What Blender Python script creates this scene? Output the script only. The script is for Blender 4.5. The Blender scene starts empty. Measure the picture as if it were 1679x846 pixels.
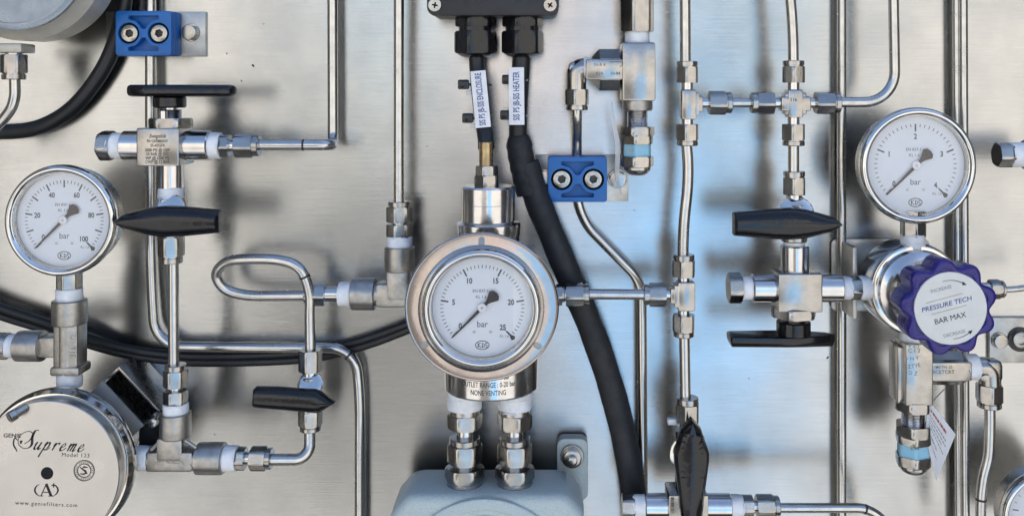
import bpy, bmesh, math, random
from math import sin, cos, pi, radians as R
from mathutils import Vector, Matrix
random.seed(7)

# ------------------------------------------------------------------ camera, sky, sun, exposure
S = 0.00035                 # metres in one drawing unit
VX, VY, D = 900.0, 150.0, 1500.0   # the lens looks square at the panel here, from D units away
sc = bpy.context.scene
C = sc.collection
sc.render.engine = 'CYCLES'
sc.cycles.use_denoising = True
sc.cycles.max_bounces = 12
sc.cycles.transparent_max_bounces = 12
sc.cycles.sample_clamp_indirect = 6
sc.cycles.caustics_reflective = False
sc.cycles.caustics_refractive = False

cam_data = bpy.data.cameras.new('camera')
cam = bpy.data.objects.new('camera', cam_data)
C.objects.link(cam)
cam.location = (0, -D * S, 0)
cam.rotation_euler = (R(90), 0, 0)
cam_data.sensor_width = 36
cam_data.lens = 36 * D / 1679
cam_data.shift_x = (839.5 - VX) / 1679
cam_data.shift_y = -(423 - VY) / 1679
cam_data.clip_start = 0.01
cam_data.clip_end = 400
sc.camera = cam

SUN_EL, SUN_AZ = 48.0, 28.0      # azimuth measured from +y (behind the panel) towards +x
world = bpy.data.worlds.new('World')
sc.world = world
world.use_nodes = True
wn = world.node_tree
bg = wn.nodes['Background']
sky = wn.nodes.new('ShaderNodeTexSky')
sky.sky_type = 'NISHITA'
sky.sun_disc = False
sky.sun_elevation = R(SUN_EL)
sky.sun_rotation = R(SUN_AZ)
sky.air_density = 1.0
sky.dust_density = 1.6
wn.links.new(sky.outputs[0], bg.inputs[0])
bg.inputs[1].default_value = 0.15
sun_data = bpy.data.lights.new('sun', 'SUN')
sun_data.energy = 4.0
sun_data.angle = R(0.53)
sun_data.color = (1.0, 0.95, 0.87)
sun = bpy.data.objects.new('sun', sun_data)
C.objects.link(sun)
sv = Vector((sin(R(SUN_AZ)) * cos(R(SUN_EL)), cos(R(SUN_AZ)) * cos(R(SUN_EL)), sin(R(SUN_EL))))
sun.rotation_euler = sv.to_track_quat('Z', 'Y').to_euler()
sun.location = sv * 5
sc.view_settings.view_transform = 'Standard'
sc.view_settings.look = 'None'
sc.view_settings.exposure = 1.15
sc.view_settings.gamma = 1.0

# ------------------------------------------------------------------ drawing units
def fs(d):
    return (D - d) / D

def W(x, y, d):
    f = fs(d)
    return Vector(((x - VX) * f, -d, -(y - VY) * f))

# ------------------------------------------------------------------ materials
def new_mat(name):
    m = bpy.data.materials.new(name)
    m.use_nodes = True
    nt = m.node_tree
    return m, nt, nt.nodes['Principled BSDF']

def coords(nt, scale=(1, 1, 1)):
    tc = nt.nodes.new('ShaderNodeTexCoord')
    mp = nt.nodes.new('ShaderNodeMapping')
    mp.inputs['Scale'].default_value = [s / S for s in scale]
    nt.links.new(tc.outputs['Object'], mp.inputs[0])
    return mp

def noise(nt, vec, scale, detail=3, rough=0.6):
    n = nt.nodes.new('ShaderNodeTexNoise')
    n.inputs['Scale'].default_value = scale
    n.inputs['Detail'].default_value = detail
    n.inputs['Roughness'].default_value = rough
    nt.links.new(vec.outputs[0], n.inputs['Vector'])
    return n

def ramp(nt, fac, lo, hi, a=0.3, b=0.7):
    r = nt.nodes.new('ShaderNodeMapRange')
    r.inputs['From Min'].default_value = a
    r.inputs['From Max'].default_value = b
    r.inputs['To Min'].default_value = lo
    r.inputs['To Max'].default_value = hi
    nt.links.new(fac, r.inputs['Value'])
    return r

def mixcol(nt, fac, c1, c2, a=0.35, b=0.65):
    r = ramp(nt, fac, 0, 1, a, b)
    m = nt.nodes.new('ShaderNodeMix')
    m.data_type = 'RGBA'
    m.inputs[6].default_value = (*c1, 1)
    m.inputs[7].default_value = (*c2, 1)
    nt.links.new(r.outputs[0], m.inputs[0])
    return m.outputs[2]

def bump(nt, bs, h, strength, dist=1.0):
    b = nt.nodes.new('ShaderNodeBump')
    b.inputs['Strength'].default_value = strength
    b.inputs['Distance'].default_value = dist * S
    nt.links.new(h, b.inputs['Height'])
    nt.links.new(b.outputs[0], bs.inputs['Normal'])
    return b

def metal(name, col, col2, r0, r1, grain=(0.3, 0.3, 0.3), bmp=0.1, spot=0.05, aniso=0):
    m, nt, b = new_mat(name)
    b.inputs['Metallic'].default_value = 1
    v = coords(nt, (spot, spot, spot))
    n = noise(nt, v, 1, 5)
    nt.links.new(mixcol(nt, n.outputs[0], col, col2), b.inputs['Base Color'])
    nt.links.new(ramp(nt, n.outputs[0], r0, r1).outputs[0], b.inputs['Roughness'])
    v2 = coords(nt, grain)
    n2 = noise(nt, v2, 1, 3)
    bump(nt, b, n2.outputs[0], bmp)
    b.inputs['Anisotropic'].default_value = aniso
    return m

def plain(name, col, rough, metallic=0, coat=0, col2=None, spot=0.05, grain=0.5, bmp=0.05, spec=0.5):
    m, nt, b = new_mat(name)
    v = coords(nt, (1, 1, 1))
    n = noise(nt, v, spot, 5)
    c2 = col2 or tuple(c * 0.86 for c in col)
    nt.links.new(mixcol(nt, n.outputs[0], col, c2), b.inputs['Base Color'])
    nt.links.new(ramp(nt, n.outputs[0], rough * 0.8, min(1, rough * 1.25)).outputs[0], b.inputs['Roughness'])
    b.inputs['Metallic'].default_value = metallic
    b.inputs['Coat Weight'].default_value = coat
    b.inputs['Specular IOR Level'].default_value = spec
    n2 = noise(nt, v, grain, 3)
    bump(nt, b, n2.outputs[0], bmp)
    return m

M = {}
M['tube'] = metal('drawn_steel_tube', (.6, .585, .56), (.52, .505, .48), .17, .29, (.25, .25, .25), .06)
M['nut'] = metal('machined_steel', (.46, .44, .41), (.37, .355, .335), .15, .27, (.5, .5, .5), .12)
M['polished'] = metal('polished_steel', (.68, .66, .64), (.6, .58, .56), .13, .21, (.2, .2, .2), .05)
M['cast'] = metal('cast_steel', (.46, .44, .41), (.36, .345, .32), .27, .42, (.9, .9, .9), .3, .1)
M['satin'] = metal('satin_steel', (.5, .48, .455), (.42, .4, .38), .2, .32, (.08, .08, .9), .1)
M['chrome'] = metal('bright_bezel_steel', (.74, .72, .69), (.66, .64, .61), .06, .13, (.1, .1, .1), .05)
M['bracket'] = metal('dull_steel_plate', (.5, .49, .46), (.42, .41, .39), .3, .45, (.05, .05, .8), .15)
M['zinc'] = plain('zinc_plate', (.42, .43, .44), .5, metallic=.35, bmp=.1)
M['lidsky'] = plain('sky_tinted_lid', (.32, .37, .42), .3, metallic=.4, bmp=.05)  # blue-grey puts the mirrored sky into the lid's colour
M['brass'] = metal('stained_brass', (.5, .38, .2), (.3, .23, .15), .2, .4, (.6, .6, .6), .2)
M['black'] = plain('black_plastic', (.008, .008, .01), .17, bmp=.55, grain=.07, spec=.5)
M['box'] = plain('black_textured_plastic', (.02, .02, .023), .42, bmp=.5, grain=.7)
M['rubber'] = plain('black_cable_jacket', (.012, .013, .015), .42, bmp=.08)
M['shrink'] = plain('black_heat_shrink', (.016, .018, .022), .6, bmp=.25, grain=.35)
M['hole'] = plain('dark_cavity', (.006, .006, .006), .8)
M['blue'] = plain('blue_plastic', (.012, .13, .42), .42, bmp=.15, grain=.5, col2=(.015, .15, .46))
M['purple'] = plain('violet_blue_plastic', (.02, .011, .16), .28, bmp=.06, col2=(.023, .014, .18))
M['paper'] = plain('white_label_paper', (.88, .88, .9), .5, bmp=.02)
M['dialwhite'] = plain('white_dial_enamel', (.8, .83, .88), .5, bmp=.0, col2=(.78, .81, .86))
M['knobwhite'] = plain('white_printed_disc', (.74, .73, .69), .45, bmp=.02, col2=(.7, .69, .655))
M['ink'] = plain('black_ink', (.02, .02, .022), .6, bmp=0)
M['softink'] = plain('soft_black_ink', (.09, .1, .12), .6, bmp=0)
M['greyink'] = plain('grey_ink', (.3, .3, .3), .6, bmp=0)
M['blueink'] = plain('blue_ink', (.05, .1, .3), .6, bmp=0)
M['redink'] = plain('red_ink', (.5, .07, .06), .6, bmp=0)
M['goldink'] = plain('tan_ink', (.4, .3, .16), .6, bmp=0)
M['greenink'] = plain('olive_ink', (.16, .17, .1), .6, bmp=0)
M['etch'] = plain('dark_etched_marks', (.09, .085, .08), .5, metallic=.6, bmp=0)
M['lightblue'] = plain('light_blue_band', (.3, .58, .74), .5, bmp=.03, col2=(.32, .61, .76))
M['marker'] = plain('black_marker', (.03, .03, .03), .5, bmp=0)
M['cream'] = plain('pale_enamel_casing', (.6, .57, .5), .35, metallic=.35, bmp=.1, grain=.4)
M['flange'] = metal('flange_steel', (.50, .44, .405), (.40, .345, .32), .1, .24, (.1, .1, .1), .12, .02)
M['discsteel'] = metal('turned_steel_face', (.54, .525, .5), (.52, .507, .485), .26, .32, (.15, .15, .15), .015, .02)

# PTFE thread tape
m, nt, b = new_mat('ptfe_thread_tape')
v = coords(nt, (1, 1, 1))
n = noise(nt, v, .12, 4)
nt.links.new(mixcol(nt, n.outputs[0], (.9, .91, .93), (.8, .82, .85)), b.inputs['Base Color'])
b.inputs['Roughness'].default_value = .42
b.inputs['Subsurface Weight'].default_value = .0
n2 = noise(nt, v, .35, 4)
bump(nt, b, n2.outputs[0], .35)
M['tape'] = m

# hammered pale blue paint
m, nt, b = new_mat('hammered_pale_blue_paint')
v = coords(nt, (1, 1, 1))
n = noise(nt, v, .5, 3, .7)
nt.links.new(mixcol(nt, n.outputs[0], (.45, .53, .525), (.55, .62, .61), .4, .6), b.inputs['Base Color'])
b.inputs['Roughness'].default_value = .38
vo = nt.nodes.new('ShaderNodeTexVoronoi')
vo.inputs['Scale'].default_value = .22
nt.links.new(v.outputs[0], vo.inputs['Vector'])
bump(nt, b, vo.outputs['Distance'], .35, 1.2)
M['paint'] = m

# clear pane: see-through with a mirror reflection that grows at glancing angles
m, nt, b = new_mat('clear_glass_pane')
nt.nodes.remove(b)
out = nt.nodes['Material Output']
tr = nt.nodes.new('ShaderNodeBsdfTransparent')
gl = nt.nodes.new('ShaderNodeBsdfGlossy')
gl.inputs['Roughness'].default_value = .02
lw = nt.nodes.new('ShaderNodeLayerWeight')
lw.inputs[0].default_value = .5
pw = nt.nodes.new('ShaderNodeMath'); pw.operation = 'POWER'; pw.inputs[1].default_value = 4
nt.links.new(lw.outputs['Facing'], pw.inputs[0])
fr = nt.nodes.new('ShaderNodeMath'); fr.operation = 'MULTIPLY_ADD'
fr.inputs[1].default_value = .9; fr.inputs[2].default_value = .045
nt.links.new(pw.outputs[0], fr.inputs[0])
mx = nt.nodes.new('ShaderNodeMixShader')
nt.links.new(fr.outputs[0], mx.inputs[0])
nt.links.new(tr.outputs[0], mx.inputs[1])
nt.links.new(gl.outputs[0], mx.inputs[2])
nt.links.new(mx.outputs[0], out.inputs[0])
M['glass'] = m
m, nt, b = new_mat('clear_plastic_strip')
b.inputs['Base Color'].default_value = (.8, .82, .83, 1)
b.inputs['Roughness'].default_value = .2
b.inputs['Alpha'].default_value = .4
M['clear'] = m

# brushed stainless panel: grain runs left to right, so reflections smear up and down
m, nt, b = new_mat('brushed_stainless_panel')
b.inputs['Metallic'].default_value = 1
v = coords(nt, (1, 1, 1))
n = noise(nt, v, .006, 5, .6)
rr = ramp(nt, n.outputs[0], .13, .19)
vg = coords(nt, (.012, 1, .9))
ng = noise(nt, vg, 1, 4, .75)
base = mixcol(nt, n.outputs[0], (.535, .537, .525), (.445, .45, .444))
gr = nt.nodes.new('ShaderNodeMix'); gr.data_type = 'RGBA'; gr.blend_type = 'MULTIPLY'; gr.inputs[0].default_value = 1
gv = ramp(nt, ng.outputs[0], .86, 1.1, .3, .7)
nt.links.new(base, gr.inputs[6]); nt.links.new(gv.outputs[0], gr.inputs[7])
nt.links.new(gr.outputs[2], b.inputs['Base Color'])
ra = nt.nodes.new('ShaderNodeMath'); ra.operation = 'MULTIPLY_ADD'
nt.links.new(ng.outputs[0], ra.inputs[0])
ra.inputs[1].default_value = .08
nt.links.new(rr.outputs[0], ra.inputs[2])
nt.links.new(ra.outputs[0], b.inputs['Roughness'])
b.inputs['Anisotropic'].default_value = .8
b.inputs['Anisotropic Rotation'].default_value = .25
tg = nt.nodes.new('ShaderNodeTangent')
tg.direction_type = 'UV_MAP'
nt.links.new(tg.outputs[0], b.inputs['Tangent'])
vw = coords(nt, (1, 1, 1))
nw = noise(nt, vw, .004, 2, .5)
b1 = nt.nodes.new('ShaderNodeBump')
b1.inputs['Strength'].default_value = 1
b1.inputs['Distance'].default_value = 2.2 * S
nt.links.new(nw.outputs[0], b1.inputs['Height'])
b2 = nt.nodes.new('ShaderNodeBump')
b2.inputs['Strength'].default_value = .28
b2.inputs['Distance'].default_value = .35 * S
nt.links.new(ng.outputs[0], b2.inputs['Height'])
nt.links.new(b1.outputs[0], b2.inputs['Normal'])
nt.links.new(b2.outputs[0], b.inputs['Normal'])
M['panel'] = m

# ------------------------------------------------------------------ mesh builder
def basis(axis):
    a = Vector(axis).normalized()
    t = Vector((0, -1, 0)) if abs(a.y) < .9 else Vector((0, 0, 1))
    u = (t - a * t.dot(a)).normalized()
    return a, u, a.cross(u)

def hexr(th, r):            # radius of a hexagon (corner radius r) in direction th
    t = (th % (pi / 3)) - pi / 6
    return r * cos(pi / 6) / cos(t)

class MB:
    def __init__(self):
        self.bm = bmesh.new()

    def ring(self, pts):
        return [self.bm.verts.new(p) for p in pts]

    def bridge(self, a, b):
        n = len(a)
        for i in range(n):
            try:
                self.bm.faces.new((a[i], a[(i + 1) % n], b[(i + 1) % n], b[i]))
            except ValueError:
                pass

    def cap(self, a, flip=False):
        try:
            self.bm.faces.new(a[::-1] if flip else a)
        except ValueError:
            pass

    def rev(self, p0, axis, prof, n=36, rot=0.0, fn=None, caps=True, closed=False):
        """prof: list of (t along the axis, radius) ; fn(theta, r, k) may reshape the radius"""
        a, u, v = basis(axis)
        p0 = Vector(p0)
        rings = []
        for k, (t, r) in enumerate(prof):
            pts = []
            for i in range(n):
                th = 2 * pi * i / n
                q = fn(th, r, k) if fn else r
                pts.append(p0 + a * t + (u * cos(th + rot) + v * sin(th + rot)) * q)
            rings.append(self.ring(pts))
        for a_, b_ in zip(rings, rings[1:]):
            self.bridge(a_, b_)
        if closed:
            self.bridge(rings[-1], rings[0])
        elif caps:
            self.cap(rings[0], True)
            self.cap(rings[-1])
        return self

    def hexa(self, p0, axis, t0, t1, r, rot=0.0, ch=.09, both=True):
        """chamfered hexagon from t0 to t1, corner radius r"""
        L = t1 - t0
        c = min(abs(L) * .2, r * .08) * (1 if L > 0 else -1)
        rin = r * .93
        prof = [(t0, rin * .985), (t0, rin), (t0 + c, r), (t1 - c, r), (t1, rin), (t1, rin * .985)]

        def fn(th, rr, k):
            h = hexr(th, r)
            if k in (2, 3):
                return h
            return min(h, rr)
        return self.rev(p0, axis, prof, 48, rot, fn)

    def cyl(self, p0, axis, t0, t1, r, r2=None, bev=None, n=36):
        r2 = r if r2 is None else r2
        bv = min(r * .08, abs(t1 - t0) * .25) if bev is None else bev
        s = 1 if t1 > t0 else -1
        return self.rev(p0, axis, [(t0, r - bv), (t0 + bv * s, r), (t1 - bv * s, r2), (t1, r2 - bv)], n)

    def box(self, c, size, bev=1.5, rot=None, segs=2):
        b = bmesh.new()
        bmesh.ops.create_cube(b, size=1)
        bmesh.ops.scale(b, vec=size, verts=b.verts)
        if bev:
            bmesh.ops.bevel(b, geom=list(b.edges), offset=bev, segments=segs, affect='EDGES', profile=.5)
        if rot is not None:
            bmesh.ops.transform(b, matrix=rot.to_4x4(), verts=b.verts)
        bmesh.ops.translate(b, vec=c, verts=b.verts)
        self.merge(b)
        return self

    def merge(self, b):
        me = bpy.data.meshes.new('tmp')
        b.to_mesh(me)
        b.free()
        self.bm.from_mesh(me)
        bpy.data.meshes.remove(me)

    def sweep(self, pts, r, n=20, caps=True):
        pts = [Vector(p) for p in pts]
        tans = []
        for i in range(len(pts)):
            a = pts[max(0, i - 1)]
            b = pts[min(len(pts) - 1, i + 1)]
            tans.append((b - a).normalized())
        _, u, _ = basis(tans[0])
        rings = []
        for i, (p, t) in enumerate(zip(pts, tans)):
            u = (u - t * u.dot(t)).normalized()
            v = t.cross(u)
            rr = r[i] if isinstance(r, (list, tuple)) else r
            rings.append(self.ring([p + (u * cos(2 * pi * k / n) + v * sin(2 * pi * k / n)) * rr for k in range(n)]))
        for a_, b_ in zip(rings, rings[1:]):
            self.bridge(a_, b_)
        if caps:
            self.cap(rings[0], True)
            self.cap(rings[-1])
        return self

    def layers(self, outline, lay, mp):
        """outline [(u,v)], lay [(w, su, sv)] stacked copies of the outline, mapped to space by mp(u,v,w)"""
        rings = [self.ring([mp(u * su, v * sv, w) for u, v in outline]) for w, su, sv in lay]
        for a_, b_ in zip(rings, rings[1:]):
            self.bridge(a_, b_)
        self.cap(rings[0], True)
        self.cap(rings[-1])
        return self

    def plate(self, loops, h, mp, bev=0, res=1):
        """flat sheet with holes: loops[0] is the outside, others holes; thickness h from w=0 to w=h"""
        cu = bpy.data.curves.new('tmp', 'CURVE')
        cu.dimensions = '2D'
        cu.fill_mode = 'BOTH'
        for lp in loops:
            sp = cu.splines.new('POLY')
            sp.points.add(len(lp) - 1)
            for i, (x, y) in enumerate(lp):
                sp.points[i].co = (x, y, 0, 1)
            sp.use_cyclic_u = True
        cu.extrude = h / 2 - bev
        cu.bevel_depth = bev
        cu.bevel_resolution = 1
        if bev:
            cu.offset = -bev
        self.from_curve(cu, lambda p: mp(p.x, p.y, p.z + h / 2))
        return self

    def from_curve(self, cu, fn):
        ob = bpy.data.objects.new('tmp', cu)
        me = bpy.data.meshes.new_from_object(ob)
        b = bmesh.new()
        b.from_mesh(me)
        for v in b.verts:
            v.co = fn(v.co.copy())
        bmesh.ops.remove_doubles(b, verts=b.verts, dist=.0005)
        self.merge(b)
        bpy.data.meshes.remove(me)
        bpy.data.objects.remove(ob)
        bpy.data.curves.remove(cu)

    def text(self, s, size, mp, align='CENTER', shear=0.0, off=0.0, sx=1.0, space=1.0, ex=.15):
        cu = bpy.data.curves.new('tmp', 'FONT')
        cu.body = s
        cu.size = size
        cu.align_x = align
        cu.align_y = 'CENTER'
        cu.shear = shear
        cu.offset = off
        cu.space_character = space
        cu.resolution_u = 3
        cu.extrude = ex
        self.from_curve(cu, lambda p: mp(p.x * sx, p.y, p.z + ex))
        return self

    def ribbon(self, pts, widths, mp, h=.3):
        """flat pen stroke through 2-D points"""
        n = len(pts)
        L, Rr = [], []
        for i in range(n):
            a = pts[max(0, i - 1)]
            b = pts[min(n - 1, i + 1)]
            dx, dy = b[0] - a[0], b[1] - a[1]
            l = math.hypot(dx, dy) or 1
            nx, ny = -dy / l, dx / l
            w = (widths[i] if isinstance(widths, (list, tuple)) else widths) / 2
            L.append((pts[i][0] + nx * w, pts[i][1] + ny * w))
            Rr.append((pts[i][0] - nx * w, pts[i][1] - ny * w))
        for i in range(n - 1):
            q = [L[i], L[i + 1], Rr[i + 1], Rr[i]]
            top = self.ring([mp(x, y, h) for x, y in q])
            self.cap(top)
        return self

    def build(self, name, mat, parent=None, root=None, sharp=35, flip=False):
        bm = self.bm
        bmesh.ops.remove_doubles(bm, verts=bm.verts, dist=.0004)
        bmesh.ops.recalc_face_normals(bm, faces=bm.faces)
        o0 = Vector((0, 0, 0))
        if root is not None:
            o0 = root['_o'] if isinstance(root, dict) else ORG[root.name]
        for v in bm.verts:
            v.co = (v.co - o0) * S
        a = R(sharp)
        for f in bm.faces:
            f.smooth = True
        for e in bm.edges:
            if len(e.link_faces) == 2:
                e.smooth = e.calc_face_angle(0) < a
        me = bpy.data.meshes.new(name)
        bm.to_mesh(me)
        bm.free()
        me.materials.append(M[mat] if isinstance(mat, str) else mat)
        o = bpy.data.objects.new(name, me)
        C.objects.link(o)
        if parent is not None:
            o.parent = parent
        elif root is None:
            pass
        ORG[o.name] = o0
        return o

ORG = {}

def thing(name, label, cat, at, group=None):
    o = bpy.data.objects.new(name, None)
    o.empty_display_size = .01
    C.objects.link(o)
    o.location = Vector(at) * S
    o['label'] = label
    o['category'] = cat
    if group:
        o['group'] = group
    ORG[o.name] = Vector(at)
    return o

def part(mb, name, mat, t, parent=None, sharp=35):
    """a mesh under thing t (or under one of its parts)"""
    return mb.build(name, mat, parent or t, t, sharp)

def solo(mb, name, mat, label, cat, at, group=None, kind=None, sharp=35):
    ORG['_solo'] = Vector(at)
    class _R: pass
    r = _R(); r.name = '_solo'
    o = mb.build(name, mat, None, r, sharp)
    o.location = Vector(at) * S
    ORG[o.name] = Vector(at)
    if label: o['label'] = label
    if cat: o['category'] = cat
    if group: o['group'] = group
    if kind: o['kind'] = kind
    return o

# ------------------------------------------------------------------ fittings
RNG = random.Random(3)
DEF = {  # kind: (part name, material)
    'nut+': ('nut', 'nut'), 'nut-': ('nut', 'nut'), 'hex': ('hex_collar', 'nut'), 'neck': ('neck', 'polished'),
    'cyl': ('end_sleeve', 'polished'), 'collar': ('socket_collar', 'cast'), 'ring': ('ring', 'satin'),
    'tape': ('thread_tape', 'tape'), 'thread': ('threaded_neck', 'polished'), 'plug': ('plug', 'nut'),
    'band': ('blue_band', 'lightblue'), 'dome': ('end_cap', 'nut'), 'port': ('port', 'satin')}

def seg(mb, kind, p0, ax, t0, t1, r, rot):
    L = t1 - t0
    if kind in ('nut+', 'nut-'):
        if kind == 'nut+':
            a0, a1, b1 = t0, t0 + L * .74, t1
            mb.hexa(p0, ax, a0, a1, r, rot)
            mb.rev(p0, ax, [(a1 - .3, r * .8), (a1 + L * .05, r * .8), (a1 + L * .06, r * .87), (b1 - 1, r * .87), (b1, r * .82), (b1, r * .6)], 36)
        else:
            a0, a1 = t1, t1 - L * .74
            mb.hexa(p0, ax, a1, a0, r, rot)
            mb.rev(p0, ax, [(a1 + .3, r * .8), (a1 - L * .05, r * .8), (a1 - L * .06, r * .87), (t0 + 1, r * .87), (t0, r * .82), (t0, r * .6)], 36)
    elif kind in ('hex', 'plug'):
        mb.hexa(p0, ax, t0, t1, r, rot)
    elif kind == 'tape':
        rg = random.Random(int(p0[0] * 13 + t0 * 7))
        ph = rg.random() * 6
        k = max(5, int(L / 1.8))
        prof = []
        for i in range(k + 1):
            e = 0
            if i in (0, k): e = -.9
            prof.append((t0 + L * i / k + (rg.random() - .5) * .5, r * (1 + (rg.random() - .5) * .035) + e))
        A, B = r * .03, r * .02

        def fn(th, rr, kk):
            return rr + A * sin(th * 2 + ph) * .4 + B * sin(th * 5 + ph * 2 + kk * .35)
        mb.rev(p0, ax, prof, 40, 0, fn)
        # a ragged flap where the wrap ends
        a, u, v = basis(ax)
        th = -.3 + rg.random() * .8
        side = u * cos(th) + v * sin(th) * (1 if rg.random() < .5 else -1)
        q = Vector(p0) + a * (t1 if rg.random() < .5 else t0)
        tang = a.cross(side)
        mb.sweep([q + side * r * .92 - tang * r * .5, q + side * r * 1.03, q + side * r * 1.1 + tang * r * .25], [1.0, 1.1, .4], 6)
    elif kind == 'thread':
        k = max(4, int(L / 2.2))
        prof = []
        for i in range(k):
            prof += [(t0 + L * i / k, r * .95), (t0 + L * (i + .5) / k, r)]
        prof.append((t1, r * .95))
        mb.rev(p0, ax, prof, 32)
    elif kind == 'dome':
        mb.rev(p0, ax, [(t0, r * .96), (t0 + L * .1, r), (t0 + L * .45, r), (t0 + L * .8, r * .8), (t1, r * .55), (t1, r * .2)], 36)
    elif kind == 'band':
        mb.hexa(p0, ax, t0, t1, r, rot)
    elif kind == 'collar':
        mb.rev(p0, ax, [(t0, r - 2), (t0 + 1.2, r - .4), (t0 + L * .3, r), (t1 - 3, r), (t1 - 1, r - .8), (t1, r - 2.4)], 40)
    else:
        mb.cyl(p0, ax, t0, t1, r)

def chain(t, orient, c, d, segs, parent=None, names=None):
    """a run of turned pieces along x ('h') or down ('v'): (start, end, kind, width)"""
    f = fs(d)
    out = []
    for i, sg in enumerate(segs):
        s0, s1, kind, wd = sg[:4]
        rot = sg[4] if len(sg) > 4 else RNG.choice((.15, .3, .45, .05))
        pn, mt = DEF[kind]
        if len(sg) > 5: pn = sg[5]
        if len(sg) > 6: mt = sg[6]
        mb = MB()
        if orient == 'h':
            p0, ax = W(VX, c, d), (1, 0, 0)
            t0, t1 = (s0 - VX) * f, (s1 - VX) * f
        else:
            p0, ax = W(c, VY, d), (0, 0, -1)
            t0, t1 = (s0 - VY) * f, (s1 - VY) * f
        r = wd * f / 2
        if kind in ('nut+', 'nut-', 'hex', 'plug', 'band'):
            r *= 1.03
        seg(mb, kind, p0, ax, t0, t1, r, rot)
        out.append(part(mb, pn, mt, t, parent))
    return out

def fillet(pts, rad, steps=9):
    pts = [Vector(p) for p in pts]
    out = [pts[0]]
    for i in range(1, len(pts) - 1):
        a, b, c = pts[i - 1], pts[i], pts[i + 1]
        r = rad[i - 1] if isinstance(rad, (list, tuple)) else rad
        d1, d2 = (a - b), (c - b)
        r = min(r, d1.length * .49, d2.length * .49)
        p, q = b + d1.normalized() * r, b + d2.normalized() * r
        for k in range(steps + 1):
            t = k / steps
            h = .5523
            c1 = p + (b - p) * h
            c2 = q + (b - q) * h
            out.append(p * (1 - t) ** 3 + c1 * 3 * t * (1 - t) ** 2 + c2 * 3 * t * t * (1 - t) + q * t ** 3)
    out.append(pts[-1])
    return out

def smooth(pts, n=10):
    P = [Vector(p) for p in pts]
    P = [P[0] * 2 - P[1]] + P + [P[-1] * 2 - P[-2]]
    out = []
    for i in range(1, len(P) - 2):
        for k in range(n):
            t = k / n
            a, b, c, d_ = P[i - 1:i + 3]
            out.append(.5 * ((2 * b) + (c - a) * t + (2 * a - 5 * b + 4 * c - d_) * t * t + (3 * b - a - 3 * c + d_) * t ** 3))
    out.append(P[-2])
    return out

def tube(label, pts, dia, rad=40, marks=(), name='steel_tube', group='steel tubes of the pipework', spline=False):
    """pts are (x, y, depth) ; dia is the width in the picture at the first point"""
    w = [W(*p) for p in pts]
    path = smooth(w) if spline else fillet(w, rad)
    r = dia * fs(pts[0][2]) / 2
    if not marks:
        return solo(MB().sweep(path, r), name, 'tube', label, 'tube', w[0], group)
    t = thing(name, label, 'tube', w[0], group)
    part(MB().sweep(path, r), 'pipe', 'tube', t)
    for mk in marks:
        q = W(*mk)
        best = min(range(1, len(path) - 1), key=lambda i: (path[i] - q).length)
        # project on the nearest segment
        bb = None
        for i in range(len(path) - 1):
            a, b = path[i], path[i + 1]
            s = max(0, min(1, (q - a).dot(b - a) / max(1e-9, (b - a).length_squared)))
            p = a + (b - a) * s
            if bb is None or (p - q).length < bb[0]:
                bb = ((p - q).length, p, (b - a).normalized())
        _, p, tg = bb
        part(MB().sweep([p - tg * 1.6, p + tg * 1.6], r + .25), 'marker_line', 'marker', t)
    return t

def cable(name, label, pts, r, mat='rubber', group=None):
    w = [W(*p) for p in pts]
    return solo(MB().sweep(smooth(w), r), name, mat, label, 'cable', w[0], group)

def FR(x, y, d, ang=0.0):
    """map (u, v, w) in a plane facing the camera at screen point x, y ; u right, v up, w towards the viewer, in picture units"""
    o = W(x, y, d)
    f = fs(d)
    ca, sa = cos(R(ang)), sin(R(ang))
    def mp(u, v, w):
        return o + Vector(((u * ca - v * sa) * f, -w * f, (u * sa + v * ca) * f))
    return mp

def circ(cx, cy, r, n=32):
    return [(cx + r * cos(2 * pi * i / n), cy + r * sin(2 * pi * i / n)) for i in range(n)]

def rrect(w, h, r, n=6, cx=0, cy=0):
    out = []
    for sx, sy, a0 in ((1, 1, 0), (-1, 1, 90), (-1, -1, 180), (1, -1, 270)):
        for i in range(n + 1):
            a = R(a0 + 90 * i / n)
            out.append((cx + sx * (w / 2 - r) + r * cos(a), cy + sy * (h / 2 - r) + r * sin(a)))
    return out


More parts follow.
